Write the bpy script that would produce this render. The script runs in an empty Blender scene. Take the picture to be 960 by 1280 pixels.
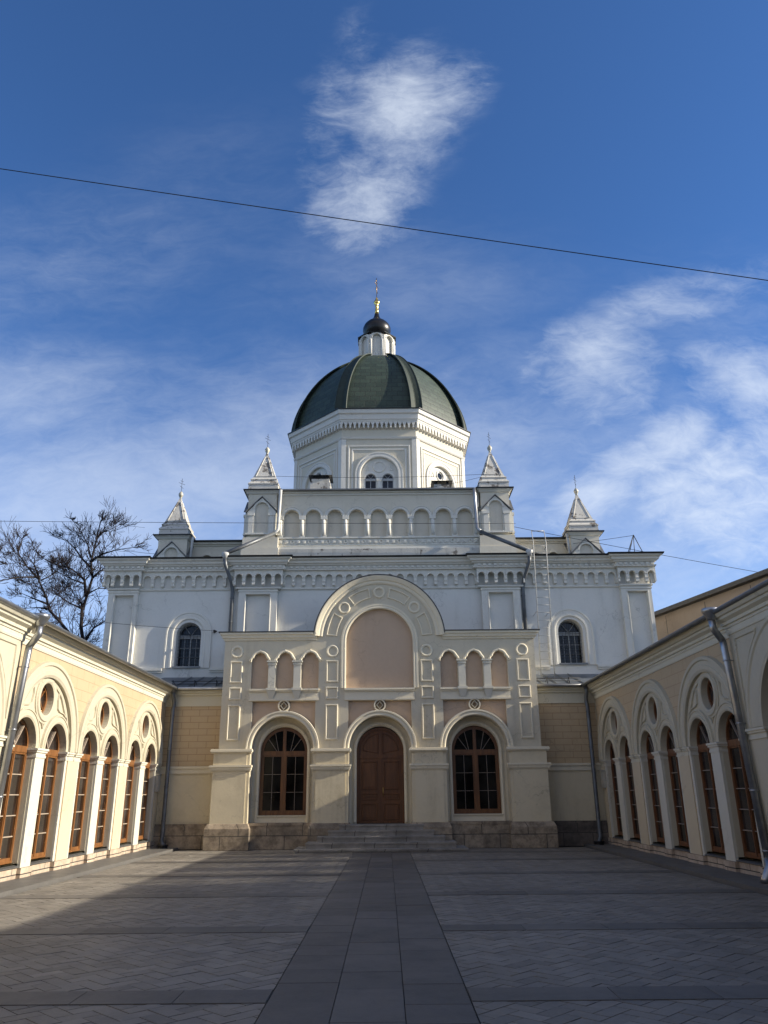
import bpy, bmesh, math, random
from mathutils import Vector, Matrix
from mathutils.geometry import delaunay_2d_cdt

random.seed(7)
PI = math.pi
scene = bpy.context.scene
COL = scene.collection

# ------------------------------------------------------------------ helpers
class MB:
    """collects faces and builds ONE mesh object"""
    def __init__(self):
        self.v, self.f, self.m, self.s = [], [], [], []

    def add(self, verts, faces, mi=0, smooth=False):
        o = len(self.v)
        self.v.extend([tuple(p) for p in verts])
        for f in faces:
            self.f.append([i + o for i in f])
            self.m.append(mi)
            self.s.append(smooth)

    def build(self, name, mats, parent=None, recalc=True):
        if not isinstance(mats, (list, tuple)):
            mats = [mats]
        loc = world_loc(parent) if parent else Vector((0, 0, 0))
        me = bpy.data.meshes.new(name)
        me.from_pydata([(p[0] - loc.x, p[1] - loc.y, p[2] - loc.z) for p in self.v], [], self.f)
        for m in mats:
            me.materials.append(m)
        me.polygons.foreach_set('material_index', self.m)
        me.polygons.foreach_set('use_smooth', self.s)
        if recalc:
            bm = bmesh.new()
            bm.from_mesh(me)
            bmesh.ops.recalc_face_normals(bm, faces=bm.faces)
            bm.to_mesh(me)
            bm.free()
        me.update()
        o = bpy.data.objects.new(name, me)
        COL.objects.link(o)
        if parent:
            o.parent = parent
        return o


def mk(name, mats, parent, *fns):
    """one object from a few shape calls"""
    mb = MB()
    for f in fns:
        f(mb)
    return mb.build(name, mats, parent)


def world_loc(o):
    p = Vector((0, 0, 0))
    while o:
        p += o.location
        o = o.parent
    return p


def empty(name, loc, label, cat, group=None):
    o = bpy.data.objects.new(name, None)
    o.empty_display_size = 0.5
    COL.objects.link(o)
    o.location = loc
    tag(o, label, cat, group)
    return o


def tag(o, label=None, cat=None, group=None, kind=None):
    if label: o['label'] = label
    if cat: o['category'] = cat
    if group: o['group'] = group
    if kind: o['kind'] = kind
    return o


class Fac:
    """facade space: u along the wall, z up, d out of the wall"""
    def __init__(self, origin, u, n):
        self.o, self.u, self.n = Vector(origin), Vector(u), Vector(n)

    def __call__(self, u, z, d):
        p = self.o + self.u * u + self.n * d
        return (p.x, p.y, p.z + z)


def plan(a, b, h):
    return (a, b, h)


def box(mb, mp, a0, a1, b0, b1, h0, h1, mi=0):
    P = [mp(a, b, h) for h in (h0, h1) for b in (b0, b1) for a in (a0, a1)]
    mb.add(P, [(0, 1, 3, 2), (4, 6, 7, 5), (0, 4, 5, 1), (2, 3, 7, 6), (0, 2, 6, 4), (1, 5, 7, 3)], mi)


def inside(p, poly):
    x, y = p
    c = False
    j = len(poly) - 1
    for i in range(len(poly)):
        xi, yi = poly[i]
        xj, yj = poly[j]
        if (yi > y) != (yj > y) and x < (xj - xi) * (y - yi) / (yj - yi) + xi:
            c = not c
        j = i
    return c


def tri_poly(outer, holes):
    pts, edges = [], []
    for lp in [outer] + holes:
        o = len(pts)
        n = len(lp)
        pts += [Vector((p[0], p[1])) for p in lp]
        edges += [(o + i, o + (i + 1) % n) for i in range(n)]
    V, Ed, F, *_ = delaunay_2d_cdt(pts, edges, [], 0, 1e-6)
    out = []
    for f in F:
        c = (sum(V[i].x for i in f) / len(f), sum(V[i].y for i in f) / len(f))
        if inside(c, outer) and not any(inside(c, h) for h in holes):
            out.append(tuple(f))
    return [(v.x, v.y) for v in V], out


def plate(mb, mp, outer, holes, h0, h1, mi=0, back=True, rim=True, hole_mi=None):
    V, F = tri_poly(outer, holes)
    mb.add([mp(x, y, h1) for x, y in V], F, mi)
    if back:
        mb.add([mp(x, y, h0) for x, y in V], [tuple(reversed(f)) for f in F], mi)
    loops = ([outer] if rim else []) + holes
    for k, lp in enumerate(loops):
        n = len(lp)
        m = mi if (hole_mi is None or lp is outer) else hole_mi
        P = [mp(x, y, h0) for x, y in lp] + [mp(x, y, h1) for x, y in lp]
        mb.add(P, [(i, (i + 1) % n, n + (i + 1) % n, n + i) for i in range(n)], m)


def rect(a0, a1, b0, b1):
    return [(a0, b0), (a1, b0), (a1, b1), (a0, b1)]


def arc(cx, cy, r, a0, a1, n):
    return [(cx + r * math.cos(math.radians(a0 + (a1 - a0) * i / n)),
             cy + r * math.sin(math.radians(a0 + (a1 - a0) * i / n))) for i in range(n + 1)]


def arch(c, r, z0, zs, n=20):
    """round headed opening"""
    return [(c - r, z0), (c + r, z0)] + arc(c, zs, r, 0, 180, n)


def circle(cx, cy, r, n=24):
    return arc(cx, cy, r, 0, 360, n)[:-1]


def loft(mb, stations, prof, mp, closed=False, mi=0, smooth=False):
    """stations: (point, direction); prof: closed polygon of (offset, height)"""
    n, k = len(stations), len(prof)
    P = []
    for (x, y), (dx, dy) in stations:
        for off, h in prof:
            P.append(mp(x + dx * off, y + dy * off, h))
    F = []
    for i in range(n if closed else n - 1):
        a, b = i * k, ((i + 1) % n) * k
        for j in range(k):
            F.append((a + j, a + (j + 1) % k, b + (j + 1) % k, b + j))
    if not closed:
        F.append(tuple(range(k - 1, -1, -1)))
        F.append(tuple((n - 1) * k + j for j in range(k)))
    mb.add(P, F, mi, smooth)


def path_stations(pts, closed=False):
    """offset direction = left normal, mitred"""
    out = []
    n = len(pts)

    def nrm(a, b):
        dx, dy = b[0] - a[0], b[1] - a[1]
        L = math.hypot(dx, dy) or 1
        return (-dy / L, dx / L)
    for i in range(n):
        if closed or 0 < i < n - 1:
            a, b = nrm(pts[i - 1], pts[i]), nrm(pts[i], pts[(i + 1) % n])
            s = 1 + a[0] * b[0] + a[1] * b[1]
            s = max(s, 0.25)
            out.append((pts[i], ((a[0] + b[0]) / s, (a[1] + b[1]) / s)))
        else:
            d = nrm(pts[0], pts[1]) if i == 0 else nrm(pts[-2], pts[-1])
            out.append((pts[i], d))
    return out


def ring_stations(cx, cy, a0=0, a1=180, n=24, legs=None, closed=False):
    st = []
    if legs is not None:
        st.append(((cx, legs), (1, 0)))
    rng = range(n) if closed else range(n + 1)
    for i in rng:
        t = math.radians(a0 + (a1 - a0) * i / n)
        st.append(((cx, cy), (math.cos(t), math.sin(t))))
    if legs is not None:
        st.append(((cx, legs), (-1, 0)))
    return st


def mould(r0, r1, h0, h1, k=0.3):
    """simple stepped moulding profile"""
    w = r1 - r0
    return [(r0, h0), (r0, h0 + (h1 - h0) * .75), (r0 + w * k, h1), (r1 - w * k, h1), (r1 - w * .12, h0 + (h1 - h0) * .6), (r1, h0)]


def frame_path(mb, mp, a0, a1, b0, b1, w, h0, h1, mi=0):
    # clockwise so that the left normal points outward
    st = path_stations([(a0, b0), (a0, b1), (a1, b1), (a1, b0)], True)
    loft(mb, st, [(0, h0), (-0.3 * w, h1), (-0.7 * w, h1), (-w, h0)], mp, True, mi)


def poly_frame(mb, mp, pts, w, h0, h1, mi=0):
    area = sum(pts[i - 1][0] * pts[i][1] - pts[i][0] * pts[i - 1][1] for i in range(len(pts)))
    if area > 0:
        pts = pts[::-1]
    st = path_stations(pts, True)
    loft(mb, st, [(0, h0), (-0.3 * w, h1), (-0.7 * w, h1), (-w, h0)], mp, True, mi)


def bar(mb, p, q, r0, r1=None, sides=6, mi=0, smooth=True, cap=True):
    p, q = Vector(p), Vector(q)
    r1 = r0 if r1 is None else r1
    d = (q - p)
    if d.length < 1e-6:
        return
    d.normalize()
    a = d.cross(Vector((0, 0, 1)) if abs(d.z) < .9 else Vector((1, 0, 0))).normalized()
    b = d.cross(a)
    P = []
    for c, r in ((p, r0), (q, r1)):
        for i in range(sides):
            t = 2 * PI * i / sides
            P.append(c + a * (r * math.cos(t)) + b * (r * math.sin(t)))
    F = [(i, (i + 1) % sides, sides + (i + 1) % sides, sides + i) for i in range(sides)]
    if cap:
        F += [tuple(range(sides - 1, -1, -1)), tuple(range(sides, 2 * sides))]
    mb.add(P, F, mi, smooth)


def tube(mb, pts, rads, sides=8, mi=0, smooth=True):
    pts = [Vector(p) for p in pts]
    if not isinstance(rads, (list, tuple)):
        rads = [rads] * len(pts)
    n = len(pts)
    P, F = [], []
    ref = Vector((.31, .83, .17)).normalized()
    for i in range(n):
        t = (pts[min(i + 1, n - 1)] - pts[max(i - 1, 0)]).normalized()
        a = t.cross(ref)
        if a.length < .05:
            a = t.cross(Vector((1, 0, 0)))
        a.normalize()
        b = t.cross(a)
        for k in range(sides):
            w = 2 * PI * k / sides
            P.append(pts[i] + (a * math.cos(w) + b * math.sin(w)) * rads[i])
    for i in range(n - 1):
        for k in range(sides):
            F.append((i * sides + k, i * sides + (k + 1) % sides, (i + 1) * sides + (k + 1) % sides, (i + 1) * sides + k))
    F.append(tuple(range(sides - 1, -1, -1)))
    F.append(tuple((n - 1) * sides + k for k in range(sides)))
    mb.add(P, F, mi, smooth)


def lathe(mb, c, prof, n=24, mi=0, smooth=True, phase=0.0):
    P, F = [], []
    k = len(prof)
    for r, z in prof:
        for i in range(n):
            t = 2 * PI * i / n + phase
            P.append((c[0] + r * math.cos(t), c[1] + r * math.sin(t), c[2] + z))
    for j in range(k - 1):
        for i in range(n):
            F.append((j * n + i, j * n + (i + 1) % n, (j + 1) * n + (i + 1) % n, (j + 1) * n + i))
    F.append(tuple(range(n - 1, -1, -1)))
    F.append(tuple((k - 1) * n + i for i in range(n)))
    mb.add(P, F, mi, smooth)


# ------------------------------------------------------------------ materials
def newmat(name):
    m = bpy.data.materials.new(name)
    m.use_nodes = True
    nt = m.node_tree
    b = nt.nodes['Principled BSDF']
    return m, nt, b


def N(nt, t, **kw):
    n = nt.nodes.new(t)
    for k, v in kw.items():
        setattr(n, k, v)
    return n


def mixc(nt, fac, a, b, mode='MIX'):
    n = N(nt, 'ShaderNodeMix', data_type='RGBA', blend_type=mode)
    for s, v in ((0, fac), (6, a), (7, b)):
        if hasattr(v, 'is_output') or isinstance(v, bpy.types.NodeSocket):
            nt.links.new(v, n.inputs[s])
        elif s == 0:
            n.inputs[0].default_value = v
        else:
            n.inputs[s].default_value = (*v, 1)
    return n.outputs[2]


def mathn(nt, op, a, b=None, clamp=False):
    n = N(nt, 'ShaderNodeMath', operation=op, use_clamp=clamp)
    for i, v in enumerate((a, b)):
        if v is None: continue
        if isinstance(v, bpy.types.NodeSocket): nt.links.new(v, n.inputs[i])
        else: n.inputs[i].default_value = v
    return n.outputs[0]


def ramp(nt, fac, lo, hi):
    n = N(nt, 'ShaderNodeMapRange')
    n.interpolation_type = 'SMOOTHSTEP'
    nt.links.new(fac, n.inputs[0])
    n.inputs[1].default_value, n.inputs[2].default_value = lo, hi
    return n.outputs[0]


def noise(nt, vec, scale, detail=5, rough=.6, dist=0):
    n = N(nt, 'ShaderNodeTexNoise')
    n.inputs['Scale'].default_value = scale
    n.inputs['Detail'].default_value = detail
    n.inputs['Roughness'].default_value = rough
    n.inputs['Distortion'].default_value = dist
    if vec: nt.links.new(vec, n.inputs['Vector'])
    return n.outputs[0]


def mapping(nt, vec, scale=(1, 1, 1), loc=(0, 0, 0), rot=(0, 0, 0)):
    n = N(nt, 'ShaderNodeMapping')
    n.inputs['Scale'].default_value = scale
    n.inputs['Location'].default_value = loc
    n.inputs['Rotation'].default_value = rot
    nt.links.new(vec, n.inputs['Vector'])
    return n.outputs[0]


def position(nt):
    return N(nt, 'ShaderNodeNewGeometry').outputs['Position']


def bump(nt, b, h, strength, dist=.02):
    n = N(nt, 'ShaderNodeBump')
    n.inputs['Strength'].default_value = strength
    n.inputs['Distance'].default_value = dist
    nt.links.new(h, n.inputs['Height'])
    nt.links.new(n.outputs[0], b.inputs['Normal'])
    return n


def plaster(name, col, stain=(.5, .47, .4), amount=.35, joints=None, bs=.25, rough=.85, peel=0.0):
    m, nt, b = newmat(name)
    pos = position(nt)
    n1 = noise(nt, pos, .45, 6, .62)
    n2 = noise(nt, mapping(nt, pos, (2.2, 2.2, .28)), 1.0, 6, .65)     # rain streaks
    n3 = noise(nt, pos, 9, 6, .7)
    dark = tuple(c * s for c, s in zip(col, stain))
    f = mathn(nt, 'MULTIPLY', ramp(nt, n1, .48, .78), .55)
    f = mathn(nt, 'ADD', f, mathn(nt, 'MULTIPLY', ramp(nt, n2, .52, .8), .7))
    f = mathn(nt, 'MULTIPLY', f, amount, True)
    c = mixc(nt, f, col, dark)
    lite = tuple(min(1, x * 1.07) for x in col)
    c = mixc(nt, mathn(nt, 'MULTIPLY', ramp(nt, n3, .35, .75), .5), c, lite)
    n5 = noise(nt, pos, 1.7, 8, .75, 1.2)
    c = mixc(nt, mathn(nt, 'MULTIPLY', ramp(nt, n5, .60, .72), min(.5, amount * .6)), c, tuple(x * .72 for x in col))
    vo = N(nt, 'ShaderNodeTexVoronoi', feature='DISTANCE_TO_EDGE')
    vo.inputs['Scale'].default_value = .55
    vd = N(nt, 'ShaderNodeVectorMath', operation='ADD')
    nv = N(nt, 'ShaderNodeTexNoise'); nv.inputs['Scale'].default_value = 2.5; nv.inputs['Detail'].default_value = 6
    nt.links.new(pos, nv.inputs['Vector']); nt.links.new(pos, vd.inputs[0]); nt.links.new(nv.outputs['Color'], vd.inputs[1])
    nt.links.new(vd.outputs[0], vo.inputs['Vector'])
    crack = mathn(nt, 'MULTIPLY', ramp(nt, vo.outputs['Distance'], .012, .0), ramp(nt, n1, .45, .6))
    c = mixc(nt, mathn(nt, 'MULTIPLY', crack, .45), c, tuple(x * .45 for x in col))
    hgt = n3
    if joints:
        ax, bw, bh, jc = joints
        sp = N(nt, 'ShaderNodeSeparateXYZ'); nt.links.new(pos, sp.inputs[0])
        cb = N(nt, 'ShaderNodeCombineXYZ')
        nt.links.new(sp.outputs[ax], cb.inputs[0]); nt.links.new(sp.outputs[2], cb.inputs[1])
        br = N(nt, 'ShaderNodeTexBrick')
        br.inputs['Scale'].default_value = 1
        br.inputs['Brick Width'].default_value = bw
        br.inputs['Row Height'].default_value = bh
        br.inputs['Mortar Size'].default_value = .009
        br.inputs['Mortar Smooth'].default_value = .3
        nt.links.new(cb.outputs[0], br.inputs['Vector'])
        c = mixc(nt, br.outputs['Fac'], c, jc)
        hgt = mathn(nt, 'SUBTRACT', n3, mathn(nt, 'MULTIPLY', br.outputs['Fac'], 1.5))
    if peel:
        n4 = noise(nt, pos, 2.6, 8, .72)
        pf = ramp(nt, n4, .62 - peel * .15, .66 - peel * .15)
        c = mixc(nt, pf, c, (.16, .14, .12))
    nt.links.new(c, b.inputs['Base Color'])
    b.inputs['Roughness'].default_value = rough
    hgt = mathn(nt, 'ADD', mathn(nt, 'MULTIPLY', n1, 2.2), hgt)
    bump(nt, b, hgt, bs, .014)
    return m


def stone(name, col, col2, joints=(.95, .42), dark=.35):
    m, nt, b = newmat(name)
    pos = position(nt)
    n1 = noise(nt, pos, 3.2, 8, .7)
    n2 = noise(nt, pos, .9, 5, .6)
    n3 = noise(nt, pos, 28, 4, .6)
    c = mixc(nt, ramp(nt, n1, .35, .68), col, col2)
    c = mixc(nt, mathn(nt, 'MULTIPLY', ramp(nt, n2, .45, .7), dark), c, (.05, .045, .04))
    c = mixc(nt, mathn(nt, 'MULTIPLY', n3, .35), c, tuple(x * .55 for x in col))
    sp = N(nt, 'ShaderNodeSeparateXYZ'); nt.links.new(pos, sp.inputs[0])
    cb = N(nt, 'ShaderNodeCombineXYZ')
    nt.links.new(mathn(nt, 'ADD', sp.outputs[0], sp.outputs[1]), cb.inputs[0])
    nt.links.new(sp.outputs[2], cb.inputs[1])
    br = N(nt, 'ShaderNodeTexBrick')
    br.inputs['Scale'].default_value = 1
    br.inputs['Brick Width'].default_value = joints[0]
    br.inputs['Row Height'].default_value = joints[1]
    br.inputs['Mortar Size'].default_value = .012
    nt.links.new(cb.outputs[0], br.inputs['Vector'])
    c = mixc(nt, br.outputs['Fac'], c, (.05, .045, .04))
    nt.links.new(c, b.inputs['Base Color'])
    b.inputs['Roughness'].default_value = .8
    bump(nt, b, mathn(nt, 'SUBTRACT', n1, br.outputs['Fac']), .5, .03)
    return m


def plain(name, col, rough=.5, metal=0.0, var=.25, scale=6, spec=.5):
    m, nt, b = newmat(name)
    pos = position(nt)
    n1 = noise(nt, pos, scale, 6, .65)
    c = mixc(nt, ramp(nt, n1, .3, .75), col, tuple(x * (1 - var) for x in col))
    nt.links.new(c, b.inputs['Base Color'])
    b.inputs['Roughness'].default_value = rough
    b.inputs['Metallic'].default_value = metal
    b.inputs['Specular IOR Level'].default_value = spec
    bump(nt, b, n1, .08, .01)
    return m


def wood(name, col, rough=.45):
    m, nt, b = newmat(name)
    pos = position(nt)
    n1 = noise(nt, mapping(nt, pos, (14, 14, 1.2)), 1.0, 6, .6, .4)
    n2 = noise(nt, pos, 2.0, 4)
    c = mixc(nt, ramp(nt, n1, .3, .7), col, tuple(x * .5 for x in col))
    c = mixc(nt, mathn(nt, 'MULTIPLY', ramp(nt, n2, .4, .7), .4), c, tuple(x * .6 for x in col))
    nt.links.new(c, b.inputs['Base Color'])
    b.inputs['Roughness'].default_value = rough
    bump(nt, b, n1, .15, .005)
    return m


def glass(name, col=(.012, .012, .012), ior=1.9, rough=.04, wave=.02):
    m, nt, b = newmat(name)
    pos = position(nt)
    n0 = noise(nt, pos, 1.1, 3, .5)
    c = mixc(nt, ramp(nt, n0, .4, .65), col, tuple(x * 3.0 + .004 for x in col))
    nt.links.new(c, b.inputs['Base Color'])
    b.inputs['Roughness'].default_value = rough
    b.inputs['IOR'].default_value = ior
    bump(nt, b, noise(nt, pos, .8, 2), wave, .05)
    return m


CREAM = (.47, .425, .315)
M = {}
M['cream'] = plaster('cream_plaster', CREAM, amount=.3)
M['cream_trim'] = plaster('cream_trim', (.56, .525, .41), amount=.25)
M['white_trim'] = plaster('white_trim', (.55, .525, .44), amount=.25)
M['peach_side'] = plaster('peach_coursed_plaster_side', (.45, .345, .215), joints=(1, .82, .27, (.36, .255, .15)), amount=.3)
M['pier_plain'] = plaster('ochre_pier_plaster', (.54, .46, .32), amount=.35)
M['peach_front'] = plaster('peach_coursed_plaster_front', (.47, .36, .225), joints=(0, .62, .22, (.30, .20, .115)), amount=.35)
M['porch'] = plaster('porch_plaster', (.55, .495, .375), amount=.6)
M['porch_trim'] = plaster('porch_trim', (.66, .60, .46), amount=.35)
M['porch_pier'] = plaster('porch_pier_plaster', (.60, .53, .38), amount=.75)
M['rose'] = plaster('rose_beige_plaster', (.48, .355, .25), amount=.5)
M['white'] = plaster('white_wall_plaster', (.64, .63, .58), stain=(.62, .63, .6), amount=.6)
M['white_relief'] = plaster('white_relief_plaster', (.65, .63, .56), stain=(.6, .6, .56), amount=.5)
M['attic'] = plaster('attic_plaster', (.66, .61, .50), stain=(.6, .58, .52), amount=.6)
M['attic_niche'] = plaster('attic_niche_plaster', (.62, .575, .48), stain=(.6, .58, .52), amount=.6)
M['spire'] = plaster('weathered_spire', (.54, .52, .47), stain=(.35, .33, .31), amount=1.0, peel=.55, bs=.6)
M['mossy'] = plaster('weathered_base', (.50, .48, .43), stain=(.35, .33, .3), amount=1.0, peel=.3, bs=.6)
M['drum'] = plaster('drum_plaster', (.58, .535, .43), amount=.25)
M['drum_trim'] = plaster('drum_trim', (.66, .64, .58), amount=.3)
M['plinth'] = stone('mottled_granite_plinth', (.38, .31, .225), (.13, .10, .07), (1.2, .43), .6)
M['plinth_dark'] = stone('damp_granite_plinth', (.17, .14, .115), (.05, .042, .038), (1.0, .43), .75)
M['wing_plinth'] = stone('pale_limestone_plinth', (.56, .46, .35), (.36, .27, .20), (1.7, .14), .25)
M['step'] = stone('grey_granite_step', (.30, .285, .26), (.19, .18, .165), (1.35, 9), .35)
M['roof_dark'] = plain('dark_sheet_roof', (.035, .035, .036), .5, .0, .3)
M['roof_blue'] = plain('blue_grey_sheet_roof', (.14, .16, .185), .45, .3, .25, 2)
M['roof_grey'] = plain('grey_sheet_roof', (.22, .22, .215), .4, .5, .25, 2)
M['zinc'] = plain('zinc_pipe', (.40, .41, .42), .33, .85, .35, 3)
M['pipe_white'] = plain('painted_pipe', (.55, .55, .53), .5, 0, .3, 3)
M['pipe_dark'] = plain('dark_pipe', (.14, .15, .16), .45, .4, .35, 3)
M['frame'] = wood('lit_varnished_frame', (.27, .115, .036), .4)
M['frame_dark'] = wood('shaded_varnished_frame', (.18, .07, .025), .45)
M['frame_mid'] = wood('porch_window_frame', (.18, .076, .024), .42)
M['bars'] = plain('lit_glazing_bar', (.42, .34, .26), .5, 0, .3)
M['bars_grey'] = plain('grey_window_frame', (.36, .37, .37), .5, 0, .3)
M['door'] = wood('brown_door', (.15, .058, .016), .5)
M['glass'] = glass('dark_window_glass', (.004, .0035, .003), 1.25, .05)
M['glass_wing'] = glass('boosted_reflective_glass', (.012, .010, .009), 3.9, .08, .003)  # reflectivity raised so the left wing throws sun patches onto the paving
M['glass_plain'] = glass('wing_window_glass', (.012, .010, .009), 1.5, .06, .01)
M['glass_sky'] = glass('upper_window_glass', (.007, .009, .012), 1.45, .06)
M['brass'] = plain('brass', (.6, .42, .14), .3, 1.0, .2)
M['gold'] = plain('gilded_metal', (.85, .58, .17), .22, 1.0, .15)
M['old_gold'] = plain('tarnished_gilding', (.30, .19, .06), .35, .9, .4)
M['iron'] = plain('dark_iron', (.03, .03, .032), .5, .6, .3)
M['ladder'] = plain('pale_ladder_metal', (.40, .40, .38), .5, .2, .25)
M['black'] = plain('black_sheet', (.012, .012, .013), .35, .2, .3)
M['bark'] = plain('dark_bark', (.022, .016, .015), .9, 0, .5, 8)
M['twig'] = plain('dark_twig', (.024, .016, .018), .9, 0, .3, 8)
M['orange'] = plaster('orange_render', (.31, .25, .195), stain=(.55, .5, .45), amount=.8)
M['box_grey'] = plain('grey_box_paint', (.45, .42, .35), .5, 0, .2)


def dome_mat():
    m, nt, b = newmat('green_dome_shingles')
    uv = N(nt, 'ShaderNodeUVMap').outputs[0]
    pos = position(nt)
    br = N(nt, 'ShaderNodeTexBrick')
    br.inputs['Scale'].default_value = 1
    br.inputs['Brick Width'].default_value = .62
    br.inputs['Row Height'].default_value = .36
    br.inputs['Mortar Size'].default_value = .016
    br.inputs['Color1'].default_value = (.040, .062, .042, 1)
    br.inputs['Color2'].default_value = (.020, .036, .024, 1)
    br.inputs['Mortar'].default_value = (.008, .011, .009, 1)
    nt.links.new(uv, br.inputs['Vector'])
    n1 = noise(nt, pos, 1.1, 7, .7)
    n2 = noise(nt, pos, 7, 5, .7)
    c = mixc(nt, mathn(nt, 'MULTIPLY', ramp(nt, n1, .45, .75), .55), br.outputs['Color'], (.055, .075, .048))
    c = mixc(nt, mathn(nt, 'MULTIPLY', ramp(nt, n2, .45, .75), .4), c, (.018, .024, .018))
    nt.links.new(c, b.inputs['Base Color'])
    b.inputs['Roughness'].default_value = .6
    b.inputs['Metallic'].default_value = 0
    bump(nt, b, mathn(nt, 'SUBTRACT', n2, br.outputs['Fac']), .4, .03)
    return m


def paving_mat(name, lo, hi, warm=(1, 1, 1), speck=.3):
    m, nt, b = newmat(name)
    at = N(nt, 'ShaderNodeAttribute', attribute_name='tone')
    pos = position(nt)
    n1 = noise(nt, pos, .35, 6, .65)
    n2 = noise(nt, pos, 22, 5, .7)
    n3 = noise(nt, mapping(nt, pos, (1, 1, 1), (5, 3, 0)), 2.1, 6, .7)
    lo_c = tuple(lo * w for w in warm)
    hi_c = tuple(hi * w for w in warm)
    c = mixc(nt, at.outputs['Fac'], lo_c, hi_c)
    c = mixc(nt, mathn(nt, 'MULTIPLY', ramp(nt, n1, .42, .70), .5), c, tuple(x * .6 for x in lo_c))
    c = mixc(nt, mathn(nt, 'MULTIPLY', ramp(nt, n3, .5, .75), .3), c, tuple(x * .55 for x in lo_c))
    c = mixc(nt, mathn(nt, 'MULTIPLY', ramp(nt, n2, .4, .8), speck), c, tuple(x * 1.25 for x in hi_c))
    nt.links.new(c, b.inputs['Base Color'])
    r = N(nt, 'ShaderNodeMapRange'); nt.links.new(n3, r.inputs[0])
    r.inputs[3].default_value, r.inputs[4].default_value = .42, .72
    nt.links.new(r.outputs[0], b.inputs['Roughness'])
    bump(nt, b, n2, .2, .006)
    return m


M['dome'] = dome_mat()
M['dome_rib'] = plain('dark_green_sheet', (.024, .039, .028), .7, .0, .4, 3)
M['paver'] = paving_mat('stone_paver', .14, .24, (1.06, .96, .82))
M['slab'] = paving_mat('dark_slab', .09, .14, (1.05, .96, .85))
M['strip'] = paving_mat('path_slab', .085, .13, (1.05, .96, .86))
M['walk'] = paving_mat('sidewalk_asphalt', .10, .14, (1, .96, .9))


def ground_mat():
    m, nt, b = newmat('dark_grit_ground')
    pos = position(nt)
    n1 = noise(nt, pos, 14, 6, .7)
    c = mixc(nt, n1, (.035, .033, .03), (.07, .066, .06))
    nt.links.new(c, b.inputs['Base Color'])
    b.inputs['Roughness'].default_value = .95
    return m


M['ground'] = ground_mat()

# ------------------------------------------------------------------ ground
def set_tone(o, tones):
    at = o.data.attributes.new('tone', 'FLOAT', 'FACE')
    at.data.foreach_set('value', tones)


mb = MB()
mb.add([(-900, -900, -.035), (900, -900, -.035), (900, 1400, -.035), (-900, 1400, -.035)], [(0, 1, 2, 3)])
g = mb.build('ground', M['ground']); tag(g, 'dark bare ground under and around the courtyard paving', 'ground', kind='structure')

SX0, SX1 = -.86, .92          # centre strip
YF = 26.15                     # paving ends at the steps and plinths
rnd = random.Random(3)


def herringbone(x0, x1, y0, y1):
    W, G = .165, .0042
    c45 = math.sqrt(.5)
    V, F, T = [], [], []
    cx, cy = (x0 + x1) / 2, (y0 + y1) / 2
    R = int(math.hypot(x1 - x0, y1 - y0) / 2 / W) + 4

    def put(a0, a1, b0, b1):
        P = []
        for a, b_ in ((a0 + G, b0 + G), (a1 - G, b0 + G), (a1 - G, b1 - G), (a0 + G, b1 - G)):
            P.append(Vector((cx + (a - b_) * c45, cy + (a + b_) * c45)))
        if max(p.x for p in P) < x0 or min(p.x for p in P) > x1 or max(p.y for p in P) < y0 or min(p.y for p in P) > y1:
            return
        # clip to the rectangle
        for ax, lim, sg in ((0, x0, 1), (0, x1, -1), (1, y0, 1), (1, y1, -1)):
            out = []
            for i in range(len(P)):
                p, q = P[i - 1], P[i]
                dp, dq = (p[ax] - lim) * sg, (q[ax] - lim) * sg
                if (dp >= 0) != (dq >= 0):
                    out.append(p + (q - p) * (dp / (dp - dq)))
                if dq >= 0:
                    out.append(q)
            P = out
            if len(P) < 3: return
        z = rnd.uniform(-.004, .0)
        tilt = rnd.uniform(-.006, .006), rnd.uniform(-.006, .006)
        o = len(V)
        mx, my = sum(p.x for p in P) / len(P), sum(p.y for p in P) / len(P)
        V.extend([(p.x, p.y, z + (p.x - mx) * tilt[0] + (p.y - my) * tilt[1]) for p in P])
        F.append(tuple(range(o, o + len(P))))
        T.append(min(1, max(0, rnd.gauss(.5, .22))))
        k = len(P)
        o2 = len(V)
        V.extend([(p.x, p.y, -.03) for p in P])
        for i in range(k):
            F.append((o + i, o2 + i, o2 + (i + 1) % k, o + (i + 1) % k))
            T.append(.1)
    for i in range(-R, R):
        for j in range(-R, R):
            s = (i - j) % 4
            if s == 0:
                put(i * W, (i + 2) * W, j * W, (j + 1) * W)
            elif s == 3:
                put(i * W, (i + 1) * W, j * W, (j + 2) * W)
    return V, F, T


for nm, (a, b_) in (('left', (-6.79, SX0 - .01)), ('right', (SX1 + .01, 6.79))):
    V, F, T = herringbone(a, b_, 4.2, 28.0)
    mb = MB(); mb.add(V, F)
    o = mb.build('pavement', M['paver'], recalc=False)
    set_tone(o, T)
    tag(o, 'herringbone stone pavement of the courtyard, %s half beside the %s wing' % (('sunlit', 'sunny') if nm == 'left' else ('shaded', 'shaded')), 'pavement', kind='structure')
mb = MB(); T = []
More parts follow.
